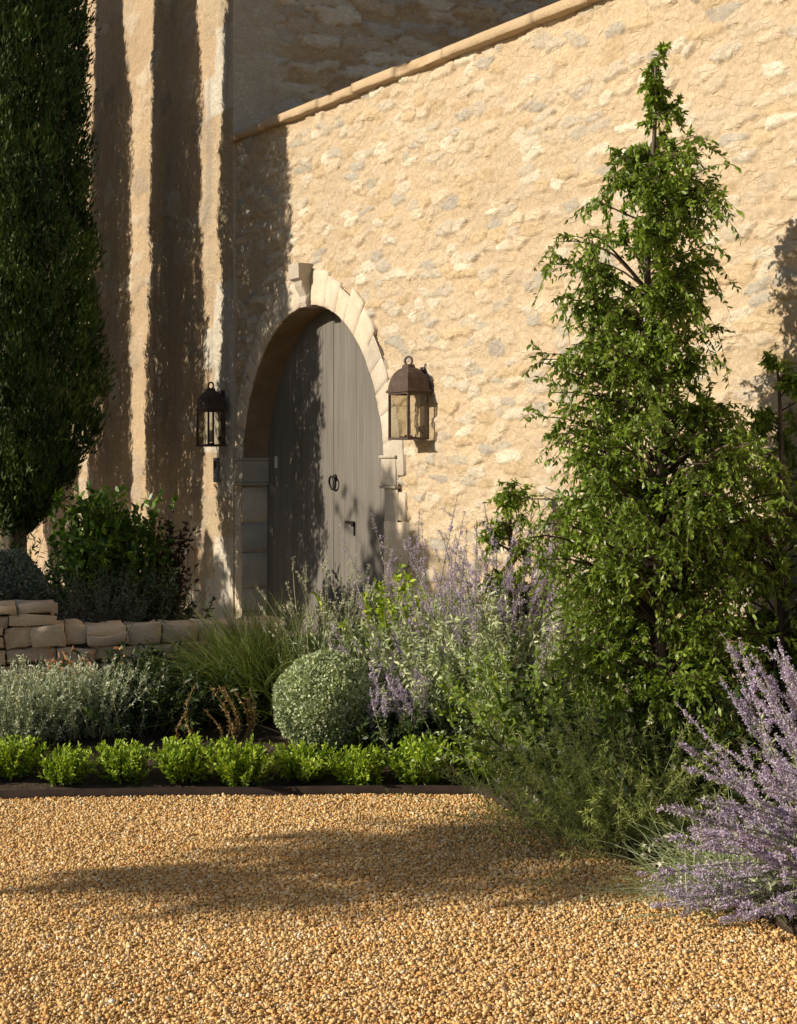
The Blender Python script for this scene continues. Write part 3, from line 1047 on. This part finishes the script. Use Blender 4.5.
def geo_cypress(seed, h=7.6, R=.63, z0=.72, tufts=11000):
    rng = np.random.default_rng(seed)
    g = Geo()
    z = z0 + (h - z0) * rng.random(tufts) ** .95
    s = (z - z0) / (h - z0)
    th = rng.random(tufts) * 2 * np.pi
    prof = R * np.clip(s / .12, 0, 1) ** .55 * (1 - s ** 2.4) ** .85
    lump = .70 + .50 * fbm(np.cos(th) * 1.6 + 7, z * 1.25 + np.sin(th) * 1.6, seed, 3) + .16 * (vnoise(th * 5.1, z * 4.2, seed + 9) - .5)
    depth = np.where(rng.random(tufts) < .66, rng.uniform(.82, 1.04, tufts), rng.uniform(.10, .82, tufts))
    r = prof * lump * depth
    C = np.stack([r * np.cos(th), r * np.sin(th), z], 1)
    out = np.stack([np.cos(th), np.sin(th), np.zeros(tufts)], 1)
    k = 16
    P = np.repeat(C, k, 0) + rng.normal(size=(tufts * k, 3)) * np.array([.022, .022, .035])
    D = np.repeat(out * .42 + np.array([0, 0, .9]), k, 0) + rng.normal(size=(tufts * k, 3)) * .32
    leaves(g, rng, P, D, rng.uniform(.03, .075, tufts * k), rng.uniform(.011, .019, tufts * k), DIA, np.repeat(out, k, 0),
           np.clip(np.repeat(np.clip(vnoise(th * 4 + 3, z * 5, seed + 4) * 1.5 - .3, 0, 1), k) * .7 + rng.random(tufts * k) * .35, 0, 1))
    t = Geo()
    zz = np.linspace(-.05, h * .9, 12)
    tubes(t, np.stack([np.sin(zz) * .01, np.cos(zz * .8) * .01, zz], 1)[None], (.085 * (1 - zz / h) + .012)[None], 9)
    return g, t


# a row of cypresses along the house; each one throws a dark band on the render
gc, tc_ = geo_cypress(1)
ROWD = 1.63


def shadow_foot(t, r, n=0.0):
    p = wallpt(t, n)
    return Vector((p.x - SUN_H.x * r, p.y - SUN_H.y * r, 0))


pos = [shadow_foot(-.88, 1.66), shadow_foot(-2.46, 1.72), shadow_foot(-4.10, 1.72), shadow_foot(-5.75, 1.72)]
labs = ['tall dark cypress in full view filling the left edge of the photo',
        'cypress standing directly behind the tall dark one at the left edge',
        'third cypress of the row along the house, mostly hidden by the nearer ones',
        'farthest cypress of the row along the rendered house']
cy = plant('cypress_tree', labs[0], 'cypress', (pos[0].x, pos[0].y, .28), [('foliage', gc, LF['cypress']), ('trunk', tc_, M_BARK)], 'cypress row along the house')
for i in (1, 2, 3):
    dup(cy, (pos[i].x, pos[i].y, .28), i * 2.1, labs[i], (1.0 if i > 1 else 1.08, 1.0 if i > 1 else 1.08, 1.0 + .03 * i))


def bez(rng, base, D, L, droop, K=6, wig=.03):
    """curved stems: (M,K,3) from base along D, length L, sagging by droop at the tip"""
    M = len(base)
    s = np.linspace(0, 1, K)[None, :, None]
    P = base[:, None, :] + D[:, None, :] * L[:, None, None] * s
    P = P + np.array([0, 0, -1.0])[None, None] * (droop * L)[:, None, None] * s ** 2
    P = P + rng.normal(size=(M, 1, 3)) * wig * L[:, None, None] * np.sin(s * 3.1)
    return P


def along(rng, P, n, s0, s1):
    """n random points with tangents on each of the lines P (M,K,3), between fractions s0..s1"""
    M, K, _ = P.shape
    s = rng.uniform(s0, s1, (M, n)) * (K - 1)
    i = np.clip(np.floor(s).astype(int), 0, K - 2); f = (s - i)[..., None]
    mi = np.arange(M)[:, None]
    A = P[mi, i]; B = P[mi, i + 1]
    return (A + (B - A) * f).reshape(-1, 3), unit(B - A).reshape(-1, 3), (s / (K - 1)).reshape(-1)


def cone_dirs(rng, n, lean=(0, 0, 1), spread=.5):
    return unit(np.asarray(lean, float)[None] + rng.normal(size=(n, 3)) * spread * np.array([1, 1, .55]))


def geo_ball(seed, R, n, L, W, squash=.92):
    rng = np.random.default_rng(seed)
    g = Geo()
    d = sphere_dirs(rng, n)
    lump = 1 + .24 * (fbm(d[:, 0] * 3 + 9, d[:, 2] * 4 + d[:, 1] * 3, seed, 3) - .5)
    dep = np.where(rng.random(n) < .75, rng.uniform(.90, 1.02, n), rng.uniform(.6, .9, n))
    P = d * (R * lump * dep)[:, None] * np.array([1, 1, squash])
    D = d * .75 + rng.normal(size=(n, 3)) * .6 + np.array([0, 0, .25])
    leaves(g, rng, P, D, rng.uniform(.7, 1.3, n) * L, rng.uniform(.7, 1.3, n) * W, OVAL, d)
    w_ = Geo()
    m = 26
    D2 = cone_dirs(rng, m, (0, 0, 1), .8)
    base = np.tile(np.array([0, 0, -R * squash]), (m, 1)) + rng.normal(size=(m, 3)) * np.array([.02, .02, 0])
    tubes(w_, bez(rng, base, D2, np.full(m, R * 1.5), np.zeros(m)), np.linspace(.007, .002, 6)[None] * np.ones((m, 1)), 4)
    return g, w_


# clipped balls
def ball(name, label, px, py, Y, R, mat, n, L, W, seed):
    g, w_ = geo_ball(seed, R, n, L, W)
    c = at(px, py, Y)
    return plant(name, label, 'shrub', c, [('foliage', g, LF[mat]), ('stem', w_, LF['wood'])])


ball('clipped_shrub', 'round clipped silver green ball shrub in the middle of the bed', 327, 702, 7.45, .245, 'silver', 30000, .0155, .0095, 31)
ball('clipped_shrub', 'dark clipped ball shrub behind the raised end of the low stone wall', 3, 590, 9.0, .235, 'rosemary', 9000, .022, .012, 32)


# bright low hedge plants
def geo_tuft(seed, R=.076, H=.195):
    rng = np.random.default_rng(seed)
    st = Geo(); g = Geo()
    m = 130
    az = rng.random(m) * 2 * np.pi; rr = np.sqrt(rng.random(m)) * R * .55
    base = np.stack([rr * np.cos(az), rr * np.sin(az), np.zeros(m)], 1)
    D = unit(np.stack([np.cos(az) * rr / R * .95, np.sin(az) * rr / R * .95, np.ones(m)], 1) + rng.normal(size=(m, 3)) * .22)
    Ls = H * rng.uniform(.65, 1.18, m)
    P = bez(rng, base, D, Ls, np.full(m, .06), 5)
    tubes(st, P, np.linspace(.0022, .001, 5)[None] * np.ones((m, 1)), 3)
    Q, Tn, s = along(rng, P, 26, .22, 1.0)
    Dl = Tn * .55 + rng.normal(size=Q.shape) * .55 + np.array([0, 0, .25])
    leaves(g, rng, Q, Dl, rng.uniform(.016, .030, len(Q)), rng.uniform(.006, .011, len(Q)), LANCE, (-.5, -.35, .6), np.clip(s * .75 + rng.normal(size=len(Q)) * .16, 0, 1))  # leaf tone rises towards the tips: sunlit tops and shaded feet painted in
    return g, st


HP = [(-42, .98), (14, .95), (66, .88), (123, .92), (187, 1.06), (243, 1.04), (303, 1.0), (360, .93), (420, 1.07), (482, .95)]
HL = ['bright green hedge plant just beyond the left end of the visible row', 'bright green low hedge plant at the left edge in front of the grey santolina',
      'second low hedge plant from the left edge of the photo', 'third low hedge plant from the left, below the dark undergrowth',
      'wide low hedge plant under the dry curled stalks, left of its twin', 'wide low hedge plant just left of the silver ball shrub',
      'low hedge plant directly in front of the silver ball shrub', 'small low hedge plant in front of the right side of the silver ball',
      'large low hedge plant right of the silver ball, second from the right end', 'last low hedge plant at the right end of the row beside the sage bush']
protos = []
for i, ((hx, hs), hl) in enumerate(zip(HP, HL)):
    p = at(hx, 790, 7.01 + .03 * math.sin(i * 2.3))
    p.z = gz(p.x, p.y) - .022
    if i < 5:
        g, st = geo_tuft(60 + i)
        protos.append(plant('hedge_plant', hl, 'hedge plant', p, [('foliage', g, LF['hedge']), ('stem', st, LF['wood'])], 'low bright hedge along the edging', 0, hs))
    else:
        dup(protos[(i * 2) % 5], p, i * 1.7, hl, (hs, hs, hs * (.92 + .06 * (i % 3))))


# plants made of many leafy shoots from one base
def geo_shoots(seed, m, L, spread, lean=(0, 0, 1), base_r=.06, droop=.1, nl=30, ll=.04, lw=.008, s0=.15, leaf=LANCE, K=6, rad=.003, out=.6, wig=.04, side=.5, flare=.12):
    rng = np.random.default_rng(seed)
    base = rng.normal(size=(m, 3)) * np.array([base_r, base_r, 0])
    D = cone_dirs(rng, m, lean, spread)
    D[:, 2] = np.abs(D[:, 2])
    D = unit(D + base * np.array([1.6, 1.6, 0]) / max(base_r, .01) * flare)
    P = bez(rng, base, D, L * rng.uniform(.6, 1.1, m), np.full(m, droop), K, wig)
    st = Geo(); g = Geo()
    tubes(st, P, np.linspace(rad, rad * .35, K)[None] * np.ones((m, 1)), 4)
    Q, Tn, s = along(rng, P, nl, s0, 1.0)
    leaves(g, rng, Q, Tn * (1 - side) + rng.normal(size=Q.shape) * out * side * 2, rng.uniform(.6, 1.25, len(Q)) * ll, rng.uniform(.7, 1.25, len(Q)) * lw, leaf, (-.45, -.35, .5))
    return g, st, P, rng


def shoots(name, label, cat, px, Y, mat, stem='wood', group=None, rz=0.0, z=None, **kw):
    g, st, P, rng = geo_shoots(**kw)
    X = (px - 398.5) / FPX * Y
    return plant(name, label, cat, (X, Y, (gz(X, Y) if z is None else z) - .01), [('foliage', g, LF[mat]), ('stem', st, LF[stem])], group, rz)


# terrace planting behind the low wall
shoots('laurel_bush', 'glossy green laurel bush with sunlit top leaves beside the rendered house', 'shrub', 112, 9.9, 'laurel', seed=101, m=190, L=.98, spread=.04, flare=.02, base_r=.115, droop=.02, nl=44, ll=.056, lw=.025, s0=.28, leaf=OVAL, z=.28)
shoots('plum_shrub', 'thin dark plum leaved shrub between the laurel and the house wall', 'shrub', 167, 10.2, 'plum', seed=102, m=60, L=.86, spread=.05, flare=.02, base_r=.045, droop=.04, nl=26, ll=.05, lw=.018, z=.28)
shoots('rosemary_bush', 'dark blue grey rosemary mound behind the low stone wall', 'shrub', 96, 8.95, 'rosemary', seed=103, m=240, L=.62, spread=.42, base_r=.11, droop=.08, nl=36, ll=.030, lw=.004, s0=.2, leaf=DIA, z=.28)
shoots('dark_shrub', 'dark green leafy shrub below the cypress behind the clipped ball', 'shrub', 22, 9.7, 'dark', seed=104, m=110, L=.95, spread=.34, base_r=.12, droop=.15, nl=30, ll=.06, lw=.012, z=.28)
shoots('dark_shrub', 'dark low shrub filling the gap right of the rosemary mound', 'shrub', 142, 9.3, 'dark', seed=105, m=120, L=.62, spread=.16, flare=.04, base_r=.10, droop=.1, nl=30, ll=.04, lw=.014, z=.28)

# grey santolina clumps at the left of the bed
for i, (sx, Y, L_, lb) in enumerate([(8, 7.45, .38, 'silvery blue grey santolina clump at the left edge of the photo'),
                                     (58, 7.55, .37, 'silvery santolina clump, middle one of the three at left'),
                                     (104, 7.6, .34, 'grey santolina clump, rightmost of the three, beside the dark undergrowth')]):
    shoots('santolina', lb, 'shrub', sx, Y, 'santolina', 'stem', 'grey santolina clumps', seed=110 + i, m=170, L=L_, spread=.28, base_r=.085, droop=.02, nl=44, ll=.024, lw=.0055, s0=.15, leaf=DIA, side=.40)
for i, (sx, Y, lb) in enumerate([(62, 7.95, 'small coral pink leaved plant below the low stone wall'), (95, 7.95, 'small orange tinged plant right of the coral pink one')]):
    shoots('coral_plant', lb, 'plant', sx, Y, 'coral', 'wood', seed=115 + i, m=14, L=.31, spread=.2, base_r=.03, nl=12, ll=.035, lw=.017)
# dark undergrowth between the santolina and the ball
for i, (sx, Y, L_, mt, lb) in enumerate([(150, 7.62, .34, 'dark', 'dark green undergrowth plant right of the santolina'),
                                         (190, 7.75, .34, 'dark', 'dark green undergrowth plant behind the dry curled stalks'),
                                         (232, 7.80, .30, 'dark', 'dark green undergrowth plant touching the silver ball on its left'),
                                         (150, 8.0, .34, 'dark', 'dark plant at the foot of the low stone wall'),
                                         (395, 7.35, .30, 'dark', 'dark shaded plant right of the silver ball shrub')]):
    shoots('undergrowth_plant', lb, 'plant', sx, Y, mt, 'wood', 'dark undergrowth plants', seed=120 + i, m=90, L=L_, spread=.5, base_r=.09, droop=.12, nl=24, ll=.045, lw=.012)


# dry curled stalks
rng = np.random.default_rng(131)
base = at(208, 745, 7.25); base.z = gz(base.x, base.y)
m = 13
D = np.stack([rng.uniform(-.75, .75, m), rng.uniform(-.3, .1, m), np.ones(m)], 1)
s = np.linspace(0, 1, 7)[None, :, None]
L_ = rng.uniform(.20, .34, m)
P = unit(D)[:, None, :] * L_[:, None, None] * s
P[..., 0] += (np.sign(D[:, 0]) * .10)[:, None] * np.sin(np.linspace(0, 3.1, 7))[None]
P[..., 2] += .05 * np.linspace(0, 1, 7)[None] ** 2
P[..., 0] += rng.normal(size=(m, 1)) * .05
parts = []
for k in range(m):
    g = Geo(); tubes(g, P[k:k + 1], np.linspace(.004, .0022, 7)[None], 5)
    f = Geo(); Q, Tn, ss = along(rng, P[k:k + 1], 60, .35, 1)
    leaves(f, rng, Q, Tn * .7 + rng.normal(size=Q.shape) * .5, rng.uniform(.010, .022, len(Q)), .007, DIA)
    parts += [('stem', g, LF['straw']), ('seed_head', f, LF['straw'])]
plant('dry_stalk_plant', 'dry straw coloured curled flower stalks above the low hedge', 'plant', base, parts)


# fine arching blades
def blades(name, label, px, Y, mat, seed, n, L, spread, lean, droop, base_r, hw=.0022, group=None, z=None, extra=None):
    rng = np.random.default_rng(seed)
    b = rng.normal(size=(n, 3)) * np.array([base_r, base_r, 0])
    D = cone_dirs(rng, n, lean, spread); D[:, 2] = np.abs(D[:, 2])
    P = bez(rng, b, unit(D), L * rng.uniform(.55, 1.1, n), droop * rng.uniform(.5, 1.4, n), 8, .03)
    P[..., 2] = np.maximum(P[..., 2], .01)
    g = Geo(); strips(g, rng, P, np.linspace(hw, hw * .25, 8)[None] * np.ones((n, 1)))
    X = (px - 398.5) / FPX * Y
    parts = [('blades', g, LF[mat])]
    if extra: parts += extra(rng, P)
    return plant(name, label, 'grass', (X, Y, (gz(X, Y) if z is None else z) - .01), parts, group)


def white_stars(n):
    def f(rng, P):
        Q, Tn, s = along(rng, P[rng.choice(len(P), n)], 1, .82, 1.0)
        out = []
        for q in Q:
            g = Geo()
            c = np.repeat(q[None], 6, 0); d = rng.normal(size=c.shape)
            leaves(g, rng, c, d, rng.uniform(.011, .020, 6), .009, DIA)
            out.append(('flower', g, LF['white']))
        return out
    return f


blades('broom_grass', 'mound of fine arching dark green blades before the arched door', 275, 7.95, 'olive', 141, 4200, .74, .46, (-.30, .22, .85), .36, .13)
g, st, P, rng = geo_shoots(seed=142, m=520, L=.66, spread=.40, lean=(-.04, -.06, .9), base_r=.11, droop=.22, nl=64, ll=.026, lw=.0030, s0=.12, leaf=DIA, rad=.0016, side=.62, flare=.16)
X = (622 - 398.5) / FPX * 5.92
plant('feathery_mound', 'big feathery green mound with tiny white stars overhanging the gravel', 'plant', (X, 5.92, gz(X, 5.92) - .01),
      [('foliage', g, LF['broom']), ('stem', st, LF['stem'])] + white_stars(96)(rng, P))

# ------------------------------------------------------------------ Russian sage and other flowers
def sage(name, label, px, Y, seed, m, L, spread, lean, droop, base_r, fl='purple', nside=5, wh=26, pet=.009, nleaf=22, z=None, group=None, s0=.42, K=8, fan=None):
    rng = np.random.default_rng(seed)
    b = rng.normal(size=(m, 3)) * np.array([base_r, base_r, 0])
    D = cone_dirs(rng, m, lean, spread); D[:, 2] = np.abs(D[:, 2]) * .9 + .05
    if fan:
        th = np.radians(rng.uniform(fan[0], fan[1], m))
        D = np.stack([np.cos(th), rng.uniform(fan[2], fan[3], m), np.sin(th)], 1)
        b[:, 2] += .10
    P = bez(rng, b, unit(D), L * rng.uniform(.6, 1.08, m), droop * rng.uniform(.4, 1.5, m), K, .035)
    P[..., 2] = np.maximum(P[..., 2], .02)
    st = Geo(); fg = Geo(); lg = Geo()
    tubes(st, P, np.linspace(.0032, .0012, K)[None] * np.ones((m, 1)), 4)
    Q, Tn, s = along(rng, P, nside, s0, .88)
    Ls = rng.uniform(.06, .17, len(Q)) * (1.15 - s) * 1.5
    SD = unit(Tn * .8 + rng.normal(size=Q.shape) * .42 + np.array([0, 0, .12]))
    S = bez(rng, Q, SD, Ls, np.full(len(Q), -.05), 4, .02)
    tubes(st, S, np.linspace(.0014, .0008, 4)[None] * np.ones((len(Q), 1)), 3)
    for lines, cnt, a0 in ((P, wh, s0 + .08), (S, max(4, wh // 3), .12)):
        C, Tn2, s2 = along(rng, lines, cnt, a0, 1.0)
        k = 5
        c = np.repeat(C, k, 0) + rng.normal(size=(len(C) * k, 3)) * .004
        d = rng.normal(size=c.shape) + np.repeat(Tn2, k, 0) * .5
        leaves(fg, rng, c, d, rng.uniform(.7, 1.3, len(c)) * pet, rng.uniform(.6, 1.1, len(c)) * pet * .6, DIA)
    Q, Tn, s = along(rng, P, nleaf, .06, .62)
    leaves(lg, rng, Q, Tn * .45 + rng.normal(size=Q.shape) * .5, rng.uniform(.018, .045, len(Q)), rng.uniform(.004, .009, len(Q)), LANCE)
    X = (px - 398.5) / FPX * Y
    return plant(name, label, 'flowers', (X, Y, (gz(X, Y) if z is None else z) - .01),
                 [('stem', st, LF['stem']), ('foliage', lg, LF['sage']), ('flower', fg, LF[fl])], group)


G_S = 'russian sage clumps'
sage('russian_sage', 'big Russian sage sprawling over the gravel at the right edge', 868, 4.95, 151, 84, .66, .50, (-.70, -.16, .34), .14, .08, nside=2, wh=64, pet=.0088, nleaf=30, s0=.34, fan=(118, 196, -.55, .45), group=G_S)
sage('russian_sage', 'Russian sage of tall upright spikes at the right edge behind the sprawling one', 862, 5.35, 152, 26, .86, .20, (-.40, 0, 1), .05, .10, nside=2, wh=64, nleaf=34, group=G_S)
sage('russian_sage', 'pale violet Russian sage haze in front of the sunlit wall right of the door', 486, 7.62, 153, 84, 1.16, .22, (0, 0, 1), .05, .16, nside=7, wh=30, nleaf=26, group=G_S)
sage('russian_sage', 'violet sage stems leaning left over the silver ball shrub', 402, 7.65, 154, 42, .62, .26, (-.55, -.02, .62), .10, .06, nside=6, wh=30, nleaf=24, group=G_S)
sage('violet_flower', 'dense patch of pale violet flowers right of the silver ball', 404, 7.30, 155, 24, .46, .17, (0, 0, 1), .06, .04, 'purple', 5, 22, .010, 26, s0=.60)
sage('pale_seed_plant', 'loose tall stems with pale seed heads before the dark door', 335, 7.85, 156, 60, .80, .22, (.0, 0, 1), .06, .10, 'white', 1, 8, .008, 40, s0=.80)


def geo_seed_heads(rng, m):
    return None


# lime euphorbia
shoots('euphorbia', 'lime yellow euphorbia heads against the foot of the door jamb', 'plant', 402, 8.1, 'lime', 'stem', seed=161, m=46, L=.66, spread=.10, base_r=.07, droop=.03, nl=46, ll=.036, lw=.018, s0=.5, leaf=OVAL)
# grey green bushes
shoots('grey_bush', 'large grey green bush of small leaves in the middle of the bed', 'shrub', 506, 7.55, 'sage', 'stem', seed=171, m=290, L=.76, spread=.30, base_r=.16, droop=.10, nl=56, ll=.036, lw=.009, s0=.2)
shoots('grey_bush', 'lower grey green bush leaning towards the low hedge', 'shrub', 552, 7.0, 'sage', 'stem', seed=172, m=120, L=.42, spread=.42, base_r=.11, droop=.2, nl=44, ll=.030, lw=.009, s0=.15)
shoots('grey_bush', 'grey green bush behind the violet flowers left of the euphorbia', 'shrub', 425, 7.7, 'sage', 'stem', seed=173, m=110, L=.56, spread=.42, base_r=.10, droop=.12, nl=44, ll=.030, lw=.009, s0=.15)
shoots('bright_shrub', 'fresh green leafy shoots between the grey bush and the tree', 'shrub', 560, 6.55, 'tree', 'stem', seed=174, m=90, L=.66, spread=.32, base_r=.10, droop=.08, nl=34, ll=.04, lw=.014, s0=.25)
shoots('dark_shrub', 'dark shaded shrub at the foot of the slender tree', 'shrub', 665, 6.2, 'dark', seed=175, m=150, L=.72, spread=.5, base_r=.16, droop=.12, nl=34, ll=.05, lw=.016, s0=.2)
blades('gaura', 'airy gaura with white star flowers between the feathery mound and the sage', 735, 5.22, 'sage', 176, 700, .46, .55, (-.3, -.2, .8), .38, .10, .0022, extra=white_stars(70))


# ------------------------------------------------------------------ the slender tree
def geo_tree(seed, prof, H, zc, trunk_r=.026, n_limb=120, leafL=.052, leafW=.0145, per=17, sprigs=7, smin=.045, gaps=()):
    """prof: (height, left reach, right reach) table; limbs climb from the trunk, drooping sprigs carry the leaves"""
    rng = np.random.default_rng(seed)
    pr = np.array(prof)
    tr = Geo(); tw = Geo(); lf = Geo()
    zz = np.linspace(0, H * .99, 16)
    tx = .025 * np.sin(zz * 2.1) + .012 * np.sin(zz * 5.3); ty = .02 * np.cos(zz * 1.7)
    tx -= tx[0]; ty -= ty[0]
    tubes(tr, np.stack([tx, ty, zz], 1)[None], (trunk_r * (1 - zz / H) ** .8 + .004)[None], 8)
    nc = max(6, n_limb // 6)
    zg = np.linspace(zc, H, 80)
    wd_ = np.interp(zg, pr[:, 0], pr[:, 1] + pr[:, 2]) + .04
    cdf = np.cumsum(wd_); cdf = cdf / cdf[-1]
    zcen = np.interp((np.arange(nc) + rng.random(nc)) / nc, cdf, zg)
    zcen[-1] = H - .06
    acen = (np.arange(nc) * 2.399 + rng.normal(size=nc) * .5)
    pi = rng.integers(0, nc, n_limb)
    pad_r = rng.uniform(.55, 1.05, nc)
    z = np.minimum(zcen[pi] + rng.normal(size=n_limb) * .045, H - .01)
    z[:4] = H - np.array([.01, .05, .09, .13])
    for g0, g1 in gaps:
        mid = (g0 + g1) / 2
        z = np.where((z > g0) & (z < g1), np.where(z > mid, g1 + .04, g0 - .06), z)
    az = acen[pi] + rng.normal(size=n_limb) * .34
    rl = np.interp(z, pr[:, 0], pr[:, 1]); rrr = np.interp(z, pr[:, 0], pr[:, 2])
    ca = np.cos(az)
    reach = np.where(ca < 0, rl, rrr) * np.abs(ca) + (rl + rrr) / 2 * .8 * (1 - np.abs(ca))
    reach *= 1.22 * pad_r[pi] * rng.uniform(.22, 1.0, n_limb) ** .6
    base = np.stack([np.interp(z - reach * .55, zz, tx), np.interp(z - reach * .55, zz, ty), np.maximum(z - reach * .55, .15)], 1)
    tip = np.stack([np.interp(z, zz, tx) + reach * ca, np.interp(z, zz, ty) + reach * np.sin(az), z], 1)
    K = 6
    s = np.linspace(0, 1, K)[None, :, None]
    P = base[:, None] + (tip - base)[:, None] * s
    P[..., 2] += (np.sin(np.linspace(0, np.pi, K))[None] * reach[:, None] * .16)
    P += rng.normal(size=(n_limb, 1, 3)) * .03 * np.sin(s * 3.14)
    tubes(tw, P, np.linspace(.0055, .0015, K)[None] * (0.5 + reach / reach.max())[:, None], 5)
    Q, Tn, ss = along(rng, P, sprigs, .40, 1.0)
    M = len(Q)
    D = unit(Tn * .5 + rng.normal(size=(M, 3)) * .55 + np.array([0, 0, -.22]))
    SP = bez(rng, Q, D, rng.uniform(.35, 1.0, M) * np.clip(np.repeat(reach, sprigs) * .75, smin, .19), np.full(M, .45), 4, .03)
    tubes(tw, SP, np.linspace(.0018, .0009, 4)[None] * np.ones((M, 1)), 3)
    C, T2, s2 = along(rng, SP, per, .0, 1.0)
    Dl = T2 * .45 + rng.normal(size=C.shape) * .5 + np.array([0, 0, -.38])
    shade = np.repeat(rng.random(M), per) * .55 + rng.random(len(C)) * .45
    leaves(lf, rng, C, Dl, rng.uniform(.65, 1.2, len(C)) * leafL, rng.uniform(.7, 1.2, len(C)) * leafW, LANCE, None, shade)
    return tr, tw, lf


TY = 6.02
tb = at(655, 800, TY); tb.z = gz(tb.x, tb.y) - .02
sc_ = TY / FPX


def hz(y): return EYE - (y - 470) * sc_ - tb.z


tprof = []
for y, xl, xr in ((44, 653, 664), (75, 648, 682), (106, 648, 682), (126, 632, 686), (150, 603, 724), (185, 606, 732), (215, 600, 728), (250, 566, 722), (290, 545, 716),
                  (330, 556, 724), (370, 545, 726), (410, 530, 738), (460, 528, 760), (510, 505, 775), (570, 535, 775), (640, 560, 765), (720, 580, 740), (800, 640, 670)):
    tprof.append((hz(y), (655 - xl) * sc_, (xr - 655) * sc_))
tprof = tprof[::-1]
H_ = hz(60)
tr, tw, lf = geo_tree(201, tprof, H_, .42, n_limb=500, per=21, sprigs=8, leafL=.0265, leafW=.0100, gaps=((hz(134), hz(116)),))
plant('slender_tree', 'slender light green tree with drooping leaves before the sunlit wall', 'tree', tb,
      [('trunk', tr, M_BARK), ('branch', tw, LF['wood']), ('crown', lf, LF['tree'])])
# a shorter, looser tree at the right edge
t2b = at(775, 780, 6.15); t2b.z = gz(t2b.x, t2b.y) - .02
pr2 = [(.2, .12, .12), (.6, .32, .34), (1.0, .36, .40), (1.3, .24, .34), (1.55, .12, .2), (1.72, .03, .05)]
tr, tw, lf = geo_tree(202, pr2, 1.72, .35, .014, 115, per=22, sprigs=8, leafL=.0275, leafW=.0095)
plant('young_tree', 'young leafy tree at the right edge, lower than the slender one', 'tree', t2b,
      [('trunk', tr, M_BARK), ('branch', tw, LF['wood']), ('crown', lf, LF['tree'])])
# a leafy side sapling left of the slender tree
t3b = at(508, 760, 7.75); t3b.z = gz(t3b.x, t3b.y) - .02
pr3 = [(.3, .06, .10), (.65, .14, .18), (.85, .17, .19), (1.0, .18, .13), (1.10, .13, .07), (1.17, .04, .03)]
tr, tw, lf = geo_tree(203, pr3, 1.17, .52, .006, 40, per=20, sprigs=6, leafL=.030, leafW=.010, smin=.09)
plant('sapling', 'thin sapling with a small leafy head rising from the grey bush', 'tree', t3b,
      [('trunk', tr, M_BARK), ('branch', tw, LF['wood']), ('crown', lf, LF['tree'])])

# ------------------------------------------------------------------ trees left of the frame whose shade falls into the picture
def standard(name, label, loc, H, R, seed, limbs, per=15, sq=.8):
    pr = [(H - 2 * R * sq, R * .3, R * .3), (H - 1.5 * R * sq, R * .85, R * .85), (H - R * sq, R, R), (H - .4 * R * sq, R * .8, R * .8), (H, R * .1, R * .1)]
    tr, tw, lf = geo_tree(seed, pr, H, H - 2 * R * sq, .05, limbs, .06, .018, per, 7)
    return plant(name, label, 'tree', loc, [('trunk', tr, M_BARK), ('branch', tw, LF['wood']), ('crown', lf, LF['tree'])], 'trees left of the drive')


TE = math.tan(SUN_EL)
d = 3.0 / TE
standard('olive_tree', 'tree left of the drive whose leafy shade streaks the gravel', (.42 - SUN_H.x * d, 5.84 - SUN_H.y * d, 0), 3.85, 1.0, 211, 150, 11, .70)
q = shadow_foot(1.02, 6.0)
standard('olive_tree', 'tree left of the bed whose shade dims the foot of the door', (q.x, q.y, .1), 3.78, 1.40, 212, 300, 20, .70)

q = shadow_foot(-1.72, 4.0)  # out-of-view tree, added to darken the low part of the house front
standard('olive_tree', 'unseen tree left of the terrace added to shade the rendered house low down', (q.x, q.y, .25), 2.35, .62, 213, 90, 18, .8)
